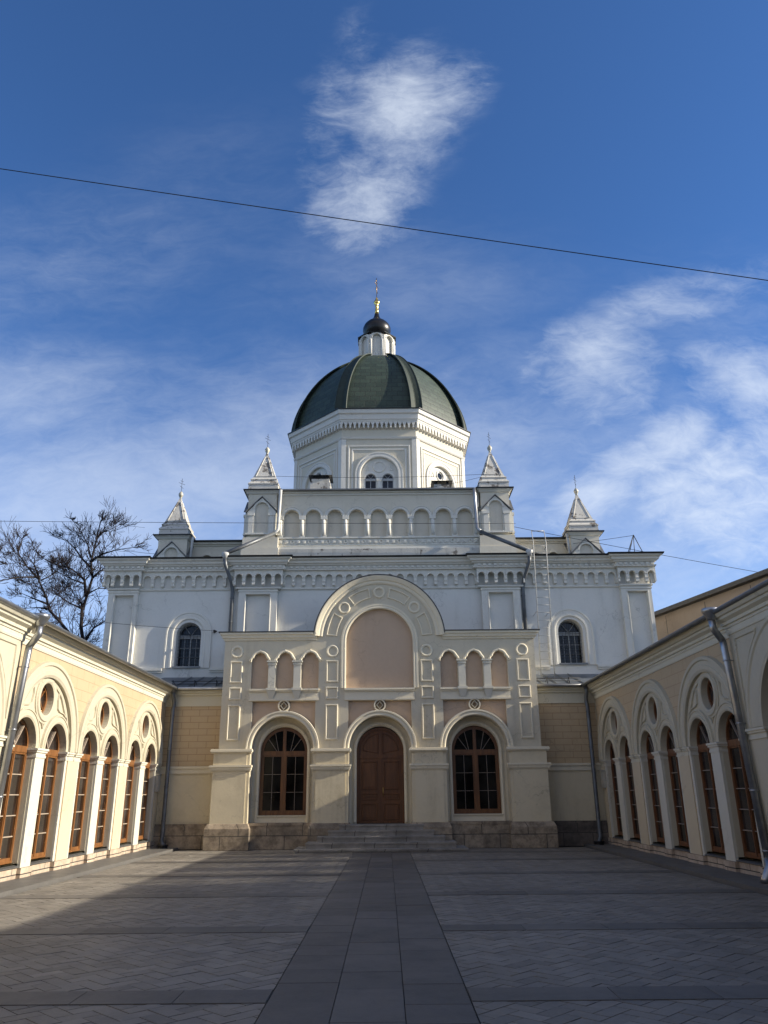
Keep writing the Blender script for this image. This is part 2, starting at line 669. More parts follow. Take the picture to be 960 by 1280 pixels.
# centre strip: three columns of long slabs
cols = [(SX0, -.27), (-.27, .34), (.34, SX1)]
for c0, c1 in cols:
    y = 2.0 + rnd.uniform(0, .5)
    while y < YF:
        L = rnd.choice((.6, .75, .9, 1.1))
        y1 = min(y + L, YF)
        box(mb, plan, c0 + .004, c1 - .004, y + .004, y1 - .004, -.03, .004 + rnd.uniform(-.002, .002))
        t = rnd.random(); T += [t] * 6
        y = y1
o = mb.build('paved_path', M['strip']); set_tone(o, T)
tag(o, 'dark slab path leading straight to the church steps', 'path', kind='structure')
mb = MB(); T = []
for yc in (8.0, 11.68, 15.5, 19.3, 23.1, 26.0):
    for a, b_ in ((-6.79, SX0 - .01), (SX1 + .01, 6.79)):
        x = a
        while x < b_ - .01:
            x1 = min(x + rnd.choice((.9, 1.1, 1.3)), b_)
            if b_ - x1 < .3: x1 = b_
            box(mb, plan, x + .004, x1 - .004, yc - .24, yc + .24, -.03, .006)
            t = rnd.random(); T += [t] * 6
            x = x1
o = mb.build('pavement_band', M['slab']); set_tone(o, T)
tag(o, 'dark slab bands crossing the herringbone pavement', 'pavement', kind='structure')
for s in (-1, 1):
    mb = MB()
    a, b_ = sorted((s * 6.86, s * 7.75))
    box(mb, plan, a, b_, -2, 28.3, -.03, .07)
    o = mb.build('sidewalk', M['walk']); set_tone(o, [.5] * 6)
    tag(o, 'narrow raised sidewalk along the foot of the %s wing' % ('sunlit' if s < 0 else 'shaded'), 'sidewalk', kind='structure')

# ------------------------------------------------------------------ windows
def arched_window(fac, parent, c, hw, z0, zs, d, rows, frame, bars, pane, name='window', fan=True, fw=.06, cols=2, sash=True, bw=.022, thick_mull=None):
    """frame mesh + glazing bars, with the pane as a child"""
    mb = MB()
    st = [((c, z0 + fw), (1, 0))] + ring_stations(c, zs, 0, 180, 18) + [((c, z0 + fw), (-1, 0))]
    loft(mb, st, [(hw + .02, d - .05), (hw + .02, d + .05), (hw - fw, d + .05), (hw - fw, d - .05)], fac)
    box(mb, fac, c - hw - .02, c + hw + .02, z0, z0 + fw, d - .05, d + .053)
    if fan:
        box(mb, fac, c - hw + fw, c + hw - fw, zs - .11, zs + .03, d - .05, d + .058)
    mw = thick_mull or fw * .55
    top = zs - .11 if fan else zs + hw - fw
    box(mb, fac, c - mw, c + mw, z0 + fw, top, d - .05, d + .055)
    if thick_mull and fan:
        box(mb, fac, c - mw * .8, c + mw * .8, zs + .03, zs + hw - fw * .7, d - .05, d + .055)
    if sash:       # sash stiles beside the mullion and frame
        for a0, a1 in ((c - hw + fw, c - mw), (c + mw, c + hw - fw)):
            for e0, e1 in ((a0, a0 + .024), (a1 - .024, a1)):
                box(mb, fac, e0, e1, z0 + fw, top, d - .04, d + .04)
            for e0, e1 in ((z0 + fw, z0 + fw + .06), (top - .04, top)):
                box(mb, fac, a0 + .028, a1 - .028, e0, e1, d - .04, d + .04)
    # glazing bars
    zr0, zr1 = z0 + fw + (.06 if sash else 0), top - (.04 if sash else 0)
    for i in range(1, rows):
        z = zr0 + (zr1 - zr0) * i / rows
        for e0, e1 in ((c - hw + fw + .028, c - mw - .028), (c + mw + .028, c + hw - fw - .028)):
            box(mb, fac, e0, e1, z - bw / 2, z + bw / 2, d - .03, d + .03, 1)
    if cols > 2:
        for e0, e1 in ((c - hw + fw, c - mw), (c + mw, c + hw - fw)):
            m_ = (e0 + e1) / 2
            box(mb, fac, m_ - bw / 2, m_ + bw / 2, zr0, zr1, d - .03, d + .033, 1)
    if fan:
        for an in ((55, 125) if not thick_mull else (38, 62, 118, 142)):
            t = math.radians(an)
            r1 = hw - fw + .01
            if thick_mull:
                p0 = Vector((c + math.copysign(.12, math.cos(t)) , zs + .05))
                p0 = Vector((c + math.cos(t) * r1 * .25 + (.12 if math.cos(t) > 0 else -.12), zs + .03))
            else:
                p0 = Vector((c, zs + .03))
            p1 = Vector((c + math.cos(t) * r1, zs + math.sin(t) * r1))
            q = (p1 - p0).normalized(); nn = Vector((-q.y, q.x)) * bw * .6
            pts = [p0 + nn, p0 - nn, p1 - nn, p1 + nn]
            plate(mb, fac, [tuple(p) for p in pts], [], d - .03, d + .034, 1)
    w = mb.build(name, [frame, bars], parent)
    pb = MB()
    plate(pb, fac, arch(c, hw - .01, z0 + .02, zs, 18), [], d - .03, d - .008)
    pb.build('glass_pane', pane, w)
    return w


def roundel_window(fac, parent, c, z, r, d, frame, pane, bars=True):
    mb = MB()
    loft(mb, ring_stations(c, z, 0, 360, 24, closed=True), [(r + .02, d - .04), (r + .02, d + .04), (r - .06, d + .04), (r - .06, d - .04)], fac, True)
    if bars:
        for an in (45, 135):
            t = math.radians(an)
            q = Vector((math.cos(t), math.sin(t))); nn = Vector((-q.y, q.x)) * .013
            p0, p1 = Vector((c, z)) - q * (r - .05), Vector((c, z)) + q * (r - .05)
            plate(mb, fac, [tuple(p0 + nn), tuple(p0 - nn), tuple(p1 - nn), tuple(p1 + nn)], [], d - .02, d + .02 + an * .00002)
    w = mb.build('roundel_window', frame, parent)
    pb = MB()
    plate(pb, fac, circle(c, z, r - .01), [], d - .03, d - .008)
    pb.build('glass_pane', pane, w)
    return w


def copy_tree(o, parent, offset):
    c = o.copy()
    COL.objects.link(c)
    if parent:
        c.parent = parent
    c.location = o.location + Vector(offset)
    for ch in list(o.children):
        copy_tree(ch, c, (0, 0, 0))
    return c


# ------------------------------------------------------------------ courtyard wings
SPR, PITCH = 2.76, 3.95
BAYS = (26.4, 22.45, 18.5)


def capital(mb, fac, u0, u1, d0, d1, z=2.55, e=.045):
    """stepped impost block wrapping a pier"""
    box(mb, fac, u0 - e * .4, u1 + e * .4, z, z + .05, d0, d1 + e * .4)
    box(mb, fac, u0 - e * .15, u1 + e * .15, z + .05, z + .115, d0, d1 + e * .15)
    box(mb, fac, u0 - e * .8, u1 + e * .8, z + .115, z + .16, d0, d1 + e * .8)
    box(mb, fac, u0 - e * 1.3, u1 + e * 1.3, z + .16, z + .205, d0, d1 + e * 1.3)


def wing(side):
    s = side
    root = empty('courtyard_wing', (s * 7.75, 14.5, 0),
                 'sunlit cream and peach arcaded wing with brown arched windows, under the bare trees' if s < 0 else
                 'shaded arcaded wing with arched windows and zinc drainpipe, in front of the orange building', 'building wing')
    fac = Fac((s * 7.75, 0, 0), (0, 1, 0), (-s, 0, 0))
    c = BAYS[2]
    h = PITCH / 2
    parts = []
    GW = M['glass_wing'] if s < 0 else M['glass_plain']
    # coursed peach field with the big arch cut out
    mb = MB()
    big = [(c - 1.62, .27), (c + 1.62, .27)] + arc(c, SPR, 1.62, 0, 180, 32)
    outer = [(c - h, .27), (c - 1.62, .27)] + [(p[0], p[1]) for p in arc(c, SPR, 1.62, 180, 0, 32)] + [(c + 1.62, .27), (c + h, .27), (c + h, 5.12), (c - h, 5.12)]
    plate(mb, fac, outer, [], -.16, 0)
    parts.append(mb.build('arcade_wall', M['peach_side'], root))
    for a, b_ in ((c - h, c - 1.63), (c + 1.63, c + h)):
        parts.append(mk('pier', M['pier_plain'], root, lambda m: box(m, fac, a, b_, .27, 2.555, -.05, .012)))
    # archivolt around the big arch
    mb = MB()
    loft(mb, ring_stations(c, SPR, 0, 180, 40), [(1.60, -.10), (1.60, .045), (1.66, .075), (1.74, .075), (1.76, .05), (1.86, .05), (1.88, .085), (1.955, .085), (1.972, .0)], fac)
    loft(mb, ring_stations(c, SPR, 0, 180, 40), [(1.50, -.10), (1.50, -.035), (1.56, -.02), (1.60, -.035), (1.60, -.10)], fac)
    parts.append(mb.build('archivolt', M['cream'], root))
    # tympanum plate with two openings and a roundel
    mb = MB()
    uw, hw = .88, .62
    holes = [[(c + q * uw - hw, .36), (c + q * uw + hw, .36)] + arc(c + q * uw, SPR, hw, 0, 180, 20) for q in (-1, 1)]
    holes.append(circle(c, 3.87, .37, 28))
    outer = [(c - 1.62, .36), (c + 1.62, .36)] + arc(c, SPR, 1.62, 0, 180, 36)
    plate(mb, fac, outer, holes, -.62, -.065, 0)
    for q in (-1, 1):
        loft(mb, ring_stations(c + q * uw, SPR, 0, 180, 22), [(.622, -.1), (.622, -.025), (.66, -.005), (.71, -.005), (.72, -.03), (.78, -.03), (.79, -.01), (.82, -.01), (.83, -.07)], fac)
    loft(mb, ring_stations(c, 3.87, 0, 360, 32, closed=True), [(.372, -.1), (.372, -.025), (.41, -.005), (.50, -.005), (.52, -.035), (.56, -.035), (.57, -.075)], fac, True)
    # sunk spandrel triangles drawn by mouldings
    for q in (-1, 1):
        pts = [(c + q * 1.40, 3.40), (c + q * 1.36, 3.50), (c + q * 1.15, 3.72), (c + q * .92, 3.98), (c + q * .70, 4.15), (c + q * .66, 3.92), (c + q * .72, 3.70), (c + q * .84, 3.64), (c + q * 1.10, 3.61), (c + q * 1.27, 3.52)]
        poly_frame(mb, fac, pts, .055, -.075, -.025)
    poly_frame(mb, fac, [(c - .13, 3.36), (c + .13, 3.36), (c, 3.18)], .035, -.075, -.03)
    parts.append(mb.build('tympanum', M['cream'], root))
    # white columns: middle one and the half columns against the piers
    mb = MB()
    box(mb, fac, c - .25, c + .25, .27, 2.56, -.066, .0)
    capital(mb, fac, c - .25, c + .25, -.62, .0)
    parts.append(mb.build('column', M['white_trim'], root))
    for q in (-1, 1):
        a, b_ = sorted((c + q * 1.50, c + q * 1.62))
        mb = MB()
        box(mb, fac, a, b_, .27, 2.56, -.066, -.012)
        capital(mb, fac, a, b_, -.62, -.012)
        parts.append(mb.build('half_column', M['white_trim'], root))
    # pier caps at the edges of the bay
    for a, b_ in ((c + 1.625, c + h), (c - h, c - 1.625)):
        parts.append(mk('pier_capital', M['cream_trim'], root, lambda m: capital(m, fac, a, b_, -.1, .0)))
    # plinth blocks
    for a, b_, d1 in ((c - h, c - 1.48, .05), (c + 1.48, c + h, .05), (c - .28, c + .28, .04), (c - 1.48, c - .28, -.05), (c + .28, c + 1.48, -.05)):
        parts.append(mk('plinth_block', M['wing_plinth'], root, lambda m: box(m, fac, a, b_, 0, .27 if d1 > -.1 else .24, -.62, d1)))
    for q in (-1, 1):
        mb = MB()
        P = [fac(u, z, d) for u in (c + q * uw - hw, c + q * uw + hw) for z, d in ((.372, -.35), (.30, .0), (.285, .0), (.26, -.35))]
        mb.add(P, [(0, 1, 2, 3), (7, 6, 5, 4), (0, 4, 5, 1), (1, 5, 6, 2), (2, 6, 7, 3), (3, 7, 4, 0)])
        parts.append(mb.build('window_sill', M['roof_grey'], root))
    fr = M['frame'] if s < 0 else M['frame_dark']  # lighter frame copy on the sunlit wing, darker on the shaded: light painted in
    for q in (-1, 1):
        parts.append(arched_window(fac, root, c + q * uw, hw, .37, SPR + .0, -.245, 5, fr, M['bars'] if s < 0 else M['bars_dim'], GW, fw=.05))  # bar colour also has a lit copy and a shaded copy
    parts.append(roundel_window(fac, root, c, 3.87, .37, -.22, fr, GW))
    offs = [BAYS[1] - c, BAYS[0] - c]
    pc = 14.12                                    # pavilion centre
    for k in range(3):
        offs.append(pc - 2.4 - PITCH * (k + .5) - c)
    for o in offs:
        for p in parts:
            q = copy_tree(p, root, (0, o, 0))
            if o < -4:                           # near bays get less reflective glass, keeping sun patches off the foreground
                for ch in q.children:
                    if ch.name.startswith('glass_pane'):
                        ch.material_slots[0].link = 'OBJECT'
                        ch.material_slots[0].material = M['glass_plain']
    # pavilion with one large arch
    p0, p1 = pc - 2.4, pc + 2.4
    mb = MB()
    R = 1.45
    hole = [(pc - R, .1), (pc + R, .1)] + arc(pc, 2.9, R, 0, 180, 36)
    plate(mb, fac, rect(p0, p1, .05, 5.12), [hole], -.62, .13)
    loft(mb, ring_stations(pc, 2.9, 0, 180, 40), [(1.452, .10), (1.452, .17), (1.52, .19), (1.92, .17), (1.95, .2), (2.02, .2), (2.03, .12)], fac)
    for q in (-1, 1):
        a = [(pc + q * 2.12, 3.2)] + [(pc + q * (2.1 * math.cos(math.radians(t))), 2.9 + 2.1 * math.sin(math.radians(t))) for t in (20, 32, 44, 56)] + [(pc + q * 1.12, 4.78), (pc + q * 2.16, 4.78)]
        poly_frame(mb, fac, a, .07, .12, .16)
    mb.build('pavilion_wall', M['cream'], root)
    for q in (-1, 1):
        a, b_ = sorted((pc + q * 1.45, pc + q * 2.4))
        mk('pier_capital', M['cream_trim'], root, lambda m: capital(m, fac, a, b_, -.3, .13, 2.68, .06))
        a, b_ = sorted((pc + q * 1.40, pc + q * 2.44))
        mk('plinth_block', M['wing_plinth'], root, lambda m: box(m, fac, a, b_, 0, .3, -.3, .2))
    mk('plinth_block', M['wing_plinth'], root, lambda m: box(m, fac, pc - 1.4, pc + 1.4, 0, .2, -.62, -.3))
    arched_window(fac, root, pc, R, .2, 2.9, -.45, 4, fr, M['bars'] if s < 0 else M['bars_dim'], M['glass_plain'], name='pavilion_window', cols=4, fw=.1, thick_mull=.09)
    # corner strip beyond the last bay
    mb = MB()
    yend = BAYS[0] + h
    box(mb, fac, yend, 28.62, 0.0, 5.12, -.6, -.003)
    mb.build('corner_wall', M['cream'], root)
    # cornice: steps forward at the pavilion
    mb = MB()
    prof = [(-.1, 5.0), (.05, 5.0), (.06, 5.05), (.10, 5.06), (.11, 5.12), (.20, 5.17), (.215, 5.22), (.26, 5.225), (.32, 5.30), (.33, 5.335), (-.1, 5.335)]
    y0 = pc - 2.4 - 3 * PITCH
    f = -s
    wx = s * 7.75
    px = wx + f * .13
    pth = [(wx, y0), (wx, p0), (px, p0), (px, p1), (wx, p1), (wx, 28.6)]
    if s < 0:
        pth = pth[::-1]                          # left normal outwards = +x
    loft(mb, path_stations(pth), prof, plan)
    mb.build('cornice', M['cream_trim'], root)
    # frieze under the cornice
    mb = MB()
    loft(mb, path_stations(pth), [(-.1, 4.86), (.02, 4.86), (.03, 4.9), (.03, 5.0), (-.1, 5.0)], plan)
    mb.build('frieze', M['cream_trim'], root)
    # roof with gutter edge
    mb = MB()
    prof = [(.44, 5.336), (.445, 5.355), (-6.0, 6.4), (-6.0, 6.2), (.30, 5.337)]
    pth2 = [(wx, y0), (wx, 28.9)] if s > 0 else [(wx, 28.9), (wx, y0)]
    loft(mb, path_stations(pth2), prof, plan)
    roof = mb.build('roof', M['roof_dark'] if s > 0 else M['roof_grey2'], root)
    mb = MB()
    prof = [(-6.001, 6.4), (-10.2, 5.4), (-10.2, 5.3), (-6.001, 6.2)]
    loft(mb, path_stations(pth2), prof, plan)
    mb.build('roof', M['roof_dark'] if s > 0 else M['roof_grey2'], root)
    mb = MB()
    gx = wx + f * .45
    tube(mb, [(gx, y0, 5.335), (gx, 28.5, 5.335)], .05, 10)
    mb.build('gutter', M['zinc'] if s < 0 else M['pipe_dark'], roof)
    bx = s * 17.6
    mk('outer_wall', M['peach_side'], root, lambda m: box(m, plan, *sorted((bx, bx + s * .3)), y0, 28.9, 0, 5.4))
    mk('end_wall', M['peach_side'], root, lambda m: box(m, plan, *sorted((s * 8.4, bx - s * .003)), y0 - .01, y0 + .3, 0, 5.36))
    mk('end_wall', M['peach_side'], root, lambda m: box(m, plan, *sorted((s * 8.4, bx - s * .003)), 28.62, 28.88, 0, 5.36))
    # drainpipe at the pavilion corner
    mb = MB()
    X = lambda d: wx + f * d
    yp = p1 - .05
    ya, yb = yp + .06, yp - .27
    yy = lambda z: yb + (ya - yb) * (z - .4) / 4.3
    dd = lambda z: .215 + .06 * (z - .4) / 4.3
    pts = [(X(.47), yp, 5.2), (X(.47), yp, 5.0), (X(dd(4.75)), yy(4.75), 4.75), (X(dd(4.6)), yy(4.6), 4.6), (X(dd(.45)), yy(.45), .45)]
    tube(mb, pts[:3], .075, 12); tube(mb, pts[2:], .075, 12)
    tube(mb, [(X(dd(.47)), yy(.47), .47), (X(.24), yb - .04, .32), (X(.48), yb - .28, .1)], [.085, .088, .085], 12)
    for z in (4.3, 3.0, 1.7, .6):
        lathe(mb, (X(dd(z)), yy(z), z), [(.086, 0), (.086, .03)], 12)
        bar(mb, (X(dd(z)), yy(z), z + .015), (X(.1), yy(z), z + .015), .012)
    pipe = mb.build('drainpipe', M['zinc'], root)
    mb = MB()
    lathe(mb, (X(.47), yp, 5.18), [(.08, 0), (.10, .05), (.17, .17), (.185, .2), (.185, .25), (.17, .26)], 14)
    mb.build('hopper', M['zinc'], pipe)
    return root


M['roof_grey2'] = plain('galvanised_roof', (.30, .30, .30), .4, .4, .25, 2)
M['bars_dim'] = plain('shaded_glazing_bar', (.26, .21, .17), .5, 0, .3)  # dimmer copy of the glazing bar colour, shade painted in
left_wing = wing(-1)
right_wing = wing(1)

# small boxes on the corner piers
for s in (-1, 1):
    fac = Fac((s * 7.75, 0, 0), (0, 1, 0), (-s, 0, 0))
    mb = MB()
    box(mb, fac, 28.0, 28.3, 1.85, 2.4, .003, .09)
    box(mb, fac, 27.98, 28.32, 2.4, 2.43, .003, .12)
    box(mb, fac, 28.03, 28.27, 1.9, 2.35, .09, .1)
    o = mb.build('wall_box', M['box_grey'])
    tag(o, 'small grey cabinet on the corner pier of the %s wing' % ('sunlit' if s < 0 else 'shaded'), 'wall box')

# ------------------------------------------------------------------ link buildings
for s in (-1, 1):
    root = empty('link_building', (s * 6.6, 28.5, 0),
                 'low peach link wall between the porch and the sunlit wing' if s < 0 else 'low peach link wall between the porch and the shaded wing', 'link building')
    fac = Fac((0, 28.5, 0), (1, 0, 0), (0, -1, 0))
    a, b_ = sorted((s * 5.2, s * 7.76))
    mb = MB(); box(mb, fac, a, b_, 2.68, 4.8, -.4, 0); mb.build('coursed_wall', M['peach_front'], root)
    mb = MB(); box(mb, fac, a, b_, .8, 2.68, -.4, .0); mb.build('lower_wall', M['porch_pier'], root)
    mb = MB()
    box(mb, fac, a, b_, 2.44, 2.60, -.1, .05); box(mb, fac, a, b_, 2.60, 2.68, -.1, .09)
    mb.build('string_course', M['porch_trim'], root)
    mb = MB()
    box(mb, fac, a, b_, 4.74, 4.80, -.1, .04); box(mb, fac, a, b_, 4.80, 5.12, -.4, .02); box(mb, fac, a, b_, 5.12, 5.2, -.1, .1); box(mb, fac, a, b_, 5.2, 5.29, -.1, .18)
    mb.build('cornice', M['cream_trim'], root)
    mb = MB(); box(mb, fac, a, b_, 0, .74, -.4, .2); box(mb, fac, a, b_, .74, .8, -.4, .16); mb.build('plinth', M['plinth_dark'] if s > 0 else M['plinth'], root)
    mb = MB()
    P = [fac(u, z, d) for u in (a, b_ + (.9 if s > 0 else 0)) for z, d in ((5.292, .32), (5.33, .33), (6.14, -2.5), (6.08, -2.5))]
    if s < 0:
        P = [fac(u, z, d) for u in (a - .9, b_) for z, d in ((5.292, .32), (5.33, .33), (6.14, -2.5), (6.08, -2.5))]
    mb.add(P, [(0, 1, 2, 3), (7, 6, 5, 4), (0, 4, 5, 1), (1, 5, 6, 2), (2, 6, 7, 3), (3, 7, 4, 0)])
    k = 0
    u = a + .25
    while u < b_:
        p0, p1 = Vector(fac(u, 5.335, .31)), Vector(fac(u, 6.13, -2.45))
        bar(mb, p0 + Vector((0, 0, .02)), p1 + Vector((0, 0, .02)), .018, sides=4, smooth=False)
        u += .5
    roof = mb.build('roof', M['roof_blue'], root)
    mb = MB()
    tube(mb, [fac(a, 5.34, .36), fac(b_, 5.34, .36)], .05, 8)
    mb.build('gutter', M['pipe_white'] if s < 0 else M['roof_grey'], roof)
    # snow guard rail near the eave
    mb = MB()
    for zz in (.14, .24):
        bar(mb, fac(a + .1, 5.42 + zz, -.15), fac(b_ - .4, 5.42 + zz, -.15), .012)
    u = a + .15
    while u < b_ - .4:
        bar(mb, fac(u, 5.46, -.15), fac(u, 5.70, -.15), .015); bar(mb, fac(u, 5.70, -.15), fac(u, 5.56, -.55), .012)
        u += .8
    mb.build('snow_guard', M['iron'], roof)
    # drainpipe in the corner
    mb = MB()
    x = s * 7.42
    tube(mb, [(x, 28.16, 5.28), (x, 28.16, 5.1), (x, 28.32, 4.9), (x, 28.34, 4.75), (x, 28.25, 4.6), (x, 28.25, .45), (x, 28.2, .3), (x - s * .12, 28.0, .14)], .07, 10)
    for z in (4.4, 3.2, 2.0, .9):
        lathe(mb, (x, 28.25, z), [(.082, 0), (.082, .03)], 10)
    pipe = mb.build('drainpipe', M['pipe_dark'] , root)
    mb = MB()
    lathe(mb, (x, 28.16, 5.2), [(.08, 0), (.15, .12), (.16, .18), (.14, .19)], 12)
    mb.build('hopper', M['pipe_dark'], pipe)

# ------------------------------------------------------------------ entrance porch
porch = empty('entrance_porch', (0, 28.0, 0), 'cream entrance porch with three arches and a tall blind arch above its steps', 'porch')
PY, PK = 27.8, 1.039


def pf(u, z, d):
    return (.2 + (u - .2) * PK, PY - d, 1.7 + (z - 1.7) * PK)


def pplan(x, y, z):
    return (.2 + (x - .2) * PK, y + PY - 26.76, 1.7 + (z - 1.7) * PK)


AX = (-3.26, 0.0, 3.22)
AS = 3.16       # springing
HALF = 5.38
mb = MB()
outer = [(-HALF, .82)]
for ax in AX:
    zb = .82
    outer += [(ax - 1.03, zb)] + arc(ax, AS, 1.03, 180, 0, 28) + [(ax + 1.03, zb)]
outer += [(HALF, .82), (HALF, 6.98), (2.15, 6.98)] + arc(0, 6.8, 2.16, 6, 174, 48) + [(-2.15, 6.98), (-HALF, 6.98)]
holes = []
pinks = []
# tall blind arch
bp = [(-1.16, 5.11), (1.16, 5.11)] + arc(0, 6.72, 1.16, 0, 180, 32)
holes.append(bp); pinks.append(bp)
# spandrel panels over the arches
for ax in AX:
    w = 1.07
    zz = AS + math.sqrt(1.22 ** 2 - w ** 2)
    a1 = math.degrees(math.acos(w / 1.22))
    sp = [(ax - w, 4.70), (ax - w, zz)] + arc(ax, AS, 1.22, 180 - a1, a1, 24)[1:-1] + [(ax + w, zz), (ax + w, 4.70)]
    holes.append(sp); pinks.append(sp)


def trefoil(l, r, zb, zt):
    c, w = (l + r) / 2, (r - l) / 2
    zs = zt - .34
    hp = [(w, zs), (w * .99, zs + .05), (w * .93, zs + .10), (w * .83, zs + .135), (w * .74, zs + .145), (w * .70, zs + .19), (w * .60, zs + .24), (w * .44, zs + .285), (w * .26, zs + .31), (w * .1, zs + .325)]
    return [(l, zb), (r, zb)] + [(c + x, z) for x, z in hp] + [(c, zt)] + [(c - x, z) for x, z in hp[::-1]]


NICH = []
for sx in (-1, 1):
    for l, r in ((2.10, 2.69), (2.97, 3.56), (3.84, 4.42)):
        a, b_ = sorted((sx * l, sx * r))
        t = trefoil(a, b_, 5.11, 6.36)
        holes.append(t); pinks.append(t); NICH.append((a, b_))
plate(mb, pf, outer, holes, -.13, 0)
# back layer behind it
outer2 = [(-HALF, .82)]
for ax in AX:
    outer2 += [(ax - 1.03, .82)] + arc(ax, AS, 1.03, 180, 0, 28) + [(ax + 1.03, .82)]
outer2 += [(HALF, .82), (HALF, 6.98), (-HALF, 6.98)]
plate(mb, pf, outer2, [], -.5, -.131)
arcback = [(-2.12, 6.985), (2.12, 6.985)] + arc(0, 6.8, 2.14, 5.2, 174.8, 40)
plate(mb, pf, arcback, [], -.5, -.131)
wallo = mb.build('front_wall', M['porch'], porch)
for p in pinks:
    # sheet at the back of each recess
    mk('blind_panel', M['rose'], porch, lambda m: plate(m, pf, p, [], -.1305, -.126, rim=False))
# inner wall with the openings
mb = MB()
holes = [arch(ax, .795, 1.06 if ax else .80, AS - .06, 24) for ax in AX]
plate(mb, pf, rect(-HALF + .05, HALF - .05, .78, 5.0), holes, -1.1, -.501)
mb.build('inner_wall', M['porch_trim'], porch)
# side walls and roof of the porch
for sx in (-1, 1):
    a, b_ = sorted((sx * HALF, sx * (HALF - .45)))
    mk('side_wall', M['porch'], porch, lambda m: box(m, pplan, a, b_, 26.76 + .501, 29.94, .82, 6.95))
mk('ceiling', M['porch'], porch, lambda m: box(m, pf, -HALF + .45, HALF - .45, 6.5, 6.93, -3.15, -.501))
mb = MB()
st = ring_stations(0, 6.8, 4.5, 175.5, 48)
loft(mb, st, [(2.27, .17), (2.31, .17), (2.31, -3.15), (2.27, -3.15)], pf)
for sx in (-1, 1):
    a, b_ = sorted((sx * 2.26, sx * 5.6))
    P = [pf(u, z, d) for u in (a, b_) for z, d in ((7.042, .2), (7.075, .2), (7.2, -3.15), (7.042, -3.15))]
    mb.add(P, [(0, 1, 2, 3), (7, 6, 5, 4), (0, 4, 5, 1), (1, 5, 6, 2), (2, 6, 7, 3), (3, 7, 4, 0)])
plate(mb, pf, [(-2.26, 6.9), (2.26, 6.9)] + arc(0, 6.8, 2.265, 3, 177, 32), [], -3.15, -.51)
mb.build('roof', M['roof_dark'], porch)
# mouldings
cp = [(0, 6.78), (.04, 6.78), (.05, 6.84), (.10, 6.86), (.12, 6.95), (.17, 6.97), (.17, 7.04), (0, 7.04)]
for sx in (-1, 1):
    if sx > 0:
        pth = [(HALF, 28.3), (HALF, 26.76), (2.2, 26.76)]
    else:
        pth = [(-2.2, 26.76), (-HALF, 26.76), (-HALF, 28.3)]
    mk('cornice', M['porch_trim'], porch, lambda m: loft(m, path_stations(pth), cp, pplan))
mb = MB()
loft(mb, ring_stations(0, 6.8, 3, 177, 56), [(1.98, -.02), (1.98, .03), (2.03, .06), (2.10, .06), (2.12, .1), (2.24, .16), (2.27, .16), (2.27, -.4), (2.2, -.4)], pf)
mb.build('arched_cornice', M['porch_trim'], porch)
mb = MB()
loft(mb, ring_stations(0, 6.72, 0, 180, 40, legs=5.12), [(1.162, -.12), (1.162, .03), (1.20, .05), (1.25, .035), (1.27, .05), (1.33, .05), (1.345, -.02)], pf)
mb.build('blind_arch_moulding', M['porch_trim'], porch)
RP = [(.13, -.01), (.145, .04), (.185, .05), (.21, .03), (.225, -.01)]
# ring panels and roundels
for an in (90, 138, 42):
    t = math.radians(an)
    mk('roundel_moulding', M['porch_trim'], porch, lambda m: loft(m, ring_stations(1.67 * math.cos(t), 6.8 + 1.67 * math.sin(t), 0, 360, 22, closed=True), RP, pf, True))
for a0, a1 in ((101, 127), (53, 79), (149, 176), (4, 31)):
    r0, r1 = 1.48, 1.87
    pts = arc(0, 6.8, r1, a0, a1, 8) + arc(0, 6.8, r0, a1, a0, 8)
    mk('panel_moulding', M['porch_trim'], porch, lambda m: poly_frame(m, pf, pts, .06, -.01, .045))
for sx in (-1, 1):
    for xc in (1.63, 4.94):
        x = sx * xc
        mk('roundel_moulding', M['porch_trim'], porch, lambda m: loft(m, ring_stations(x, 6.39, 0, 360, 22, closed=True), RP, pf, True))
        for z0, z1 in ((5.32, 6.08), (4.75, 5.18), (3.42, 4.60)):
            mk('panel_moulding', M['porch_trim'], porch, lambda m: frame_path(m, pf, x - .22, x + .22, z0, z1, .07, -.01, .05))
for ax in AX:
    mb = MB()
    loft(mb, ring_stations(ax, AS, 0, 180, 32), [(1.032, -.14), (1.032, .06), (1.06, .085), (1.10, .085), (1.11, .06), (1.15, .07), (1.17, .10), (1.22, .10), (1.235, -.02)], pf)
    # inner stepped ring
    loft(mb, ring_stations(ax, AS - .03, 0, 180, 28, legs=.85), [(.80, -.52), (.80, -.44), (.86, -.42), (.90, -.44), (.91, -.52)], pf)
    mb.build('archivolt', M['porch_trim'], porch)
# diamond in a ring above each arch
for ax in AX:
    mb = MB()
    loft(mb, ring_stations(ax, 4.55, 0, 360, 20, closed=True), [(.15, -.126), (.16, .03), (.20, .03), (.21, -.126)], pf, True)
    poly_frame(mb, pf, [(ax - .13, 4.55), (ax, 4.40), (ax + .13, 4.55), (ax, 4.70)], .035, -.126, .02)
    mb.build('diamond_ornament', M['porch_trim'], porch)
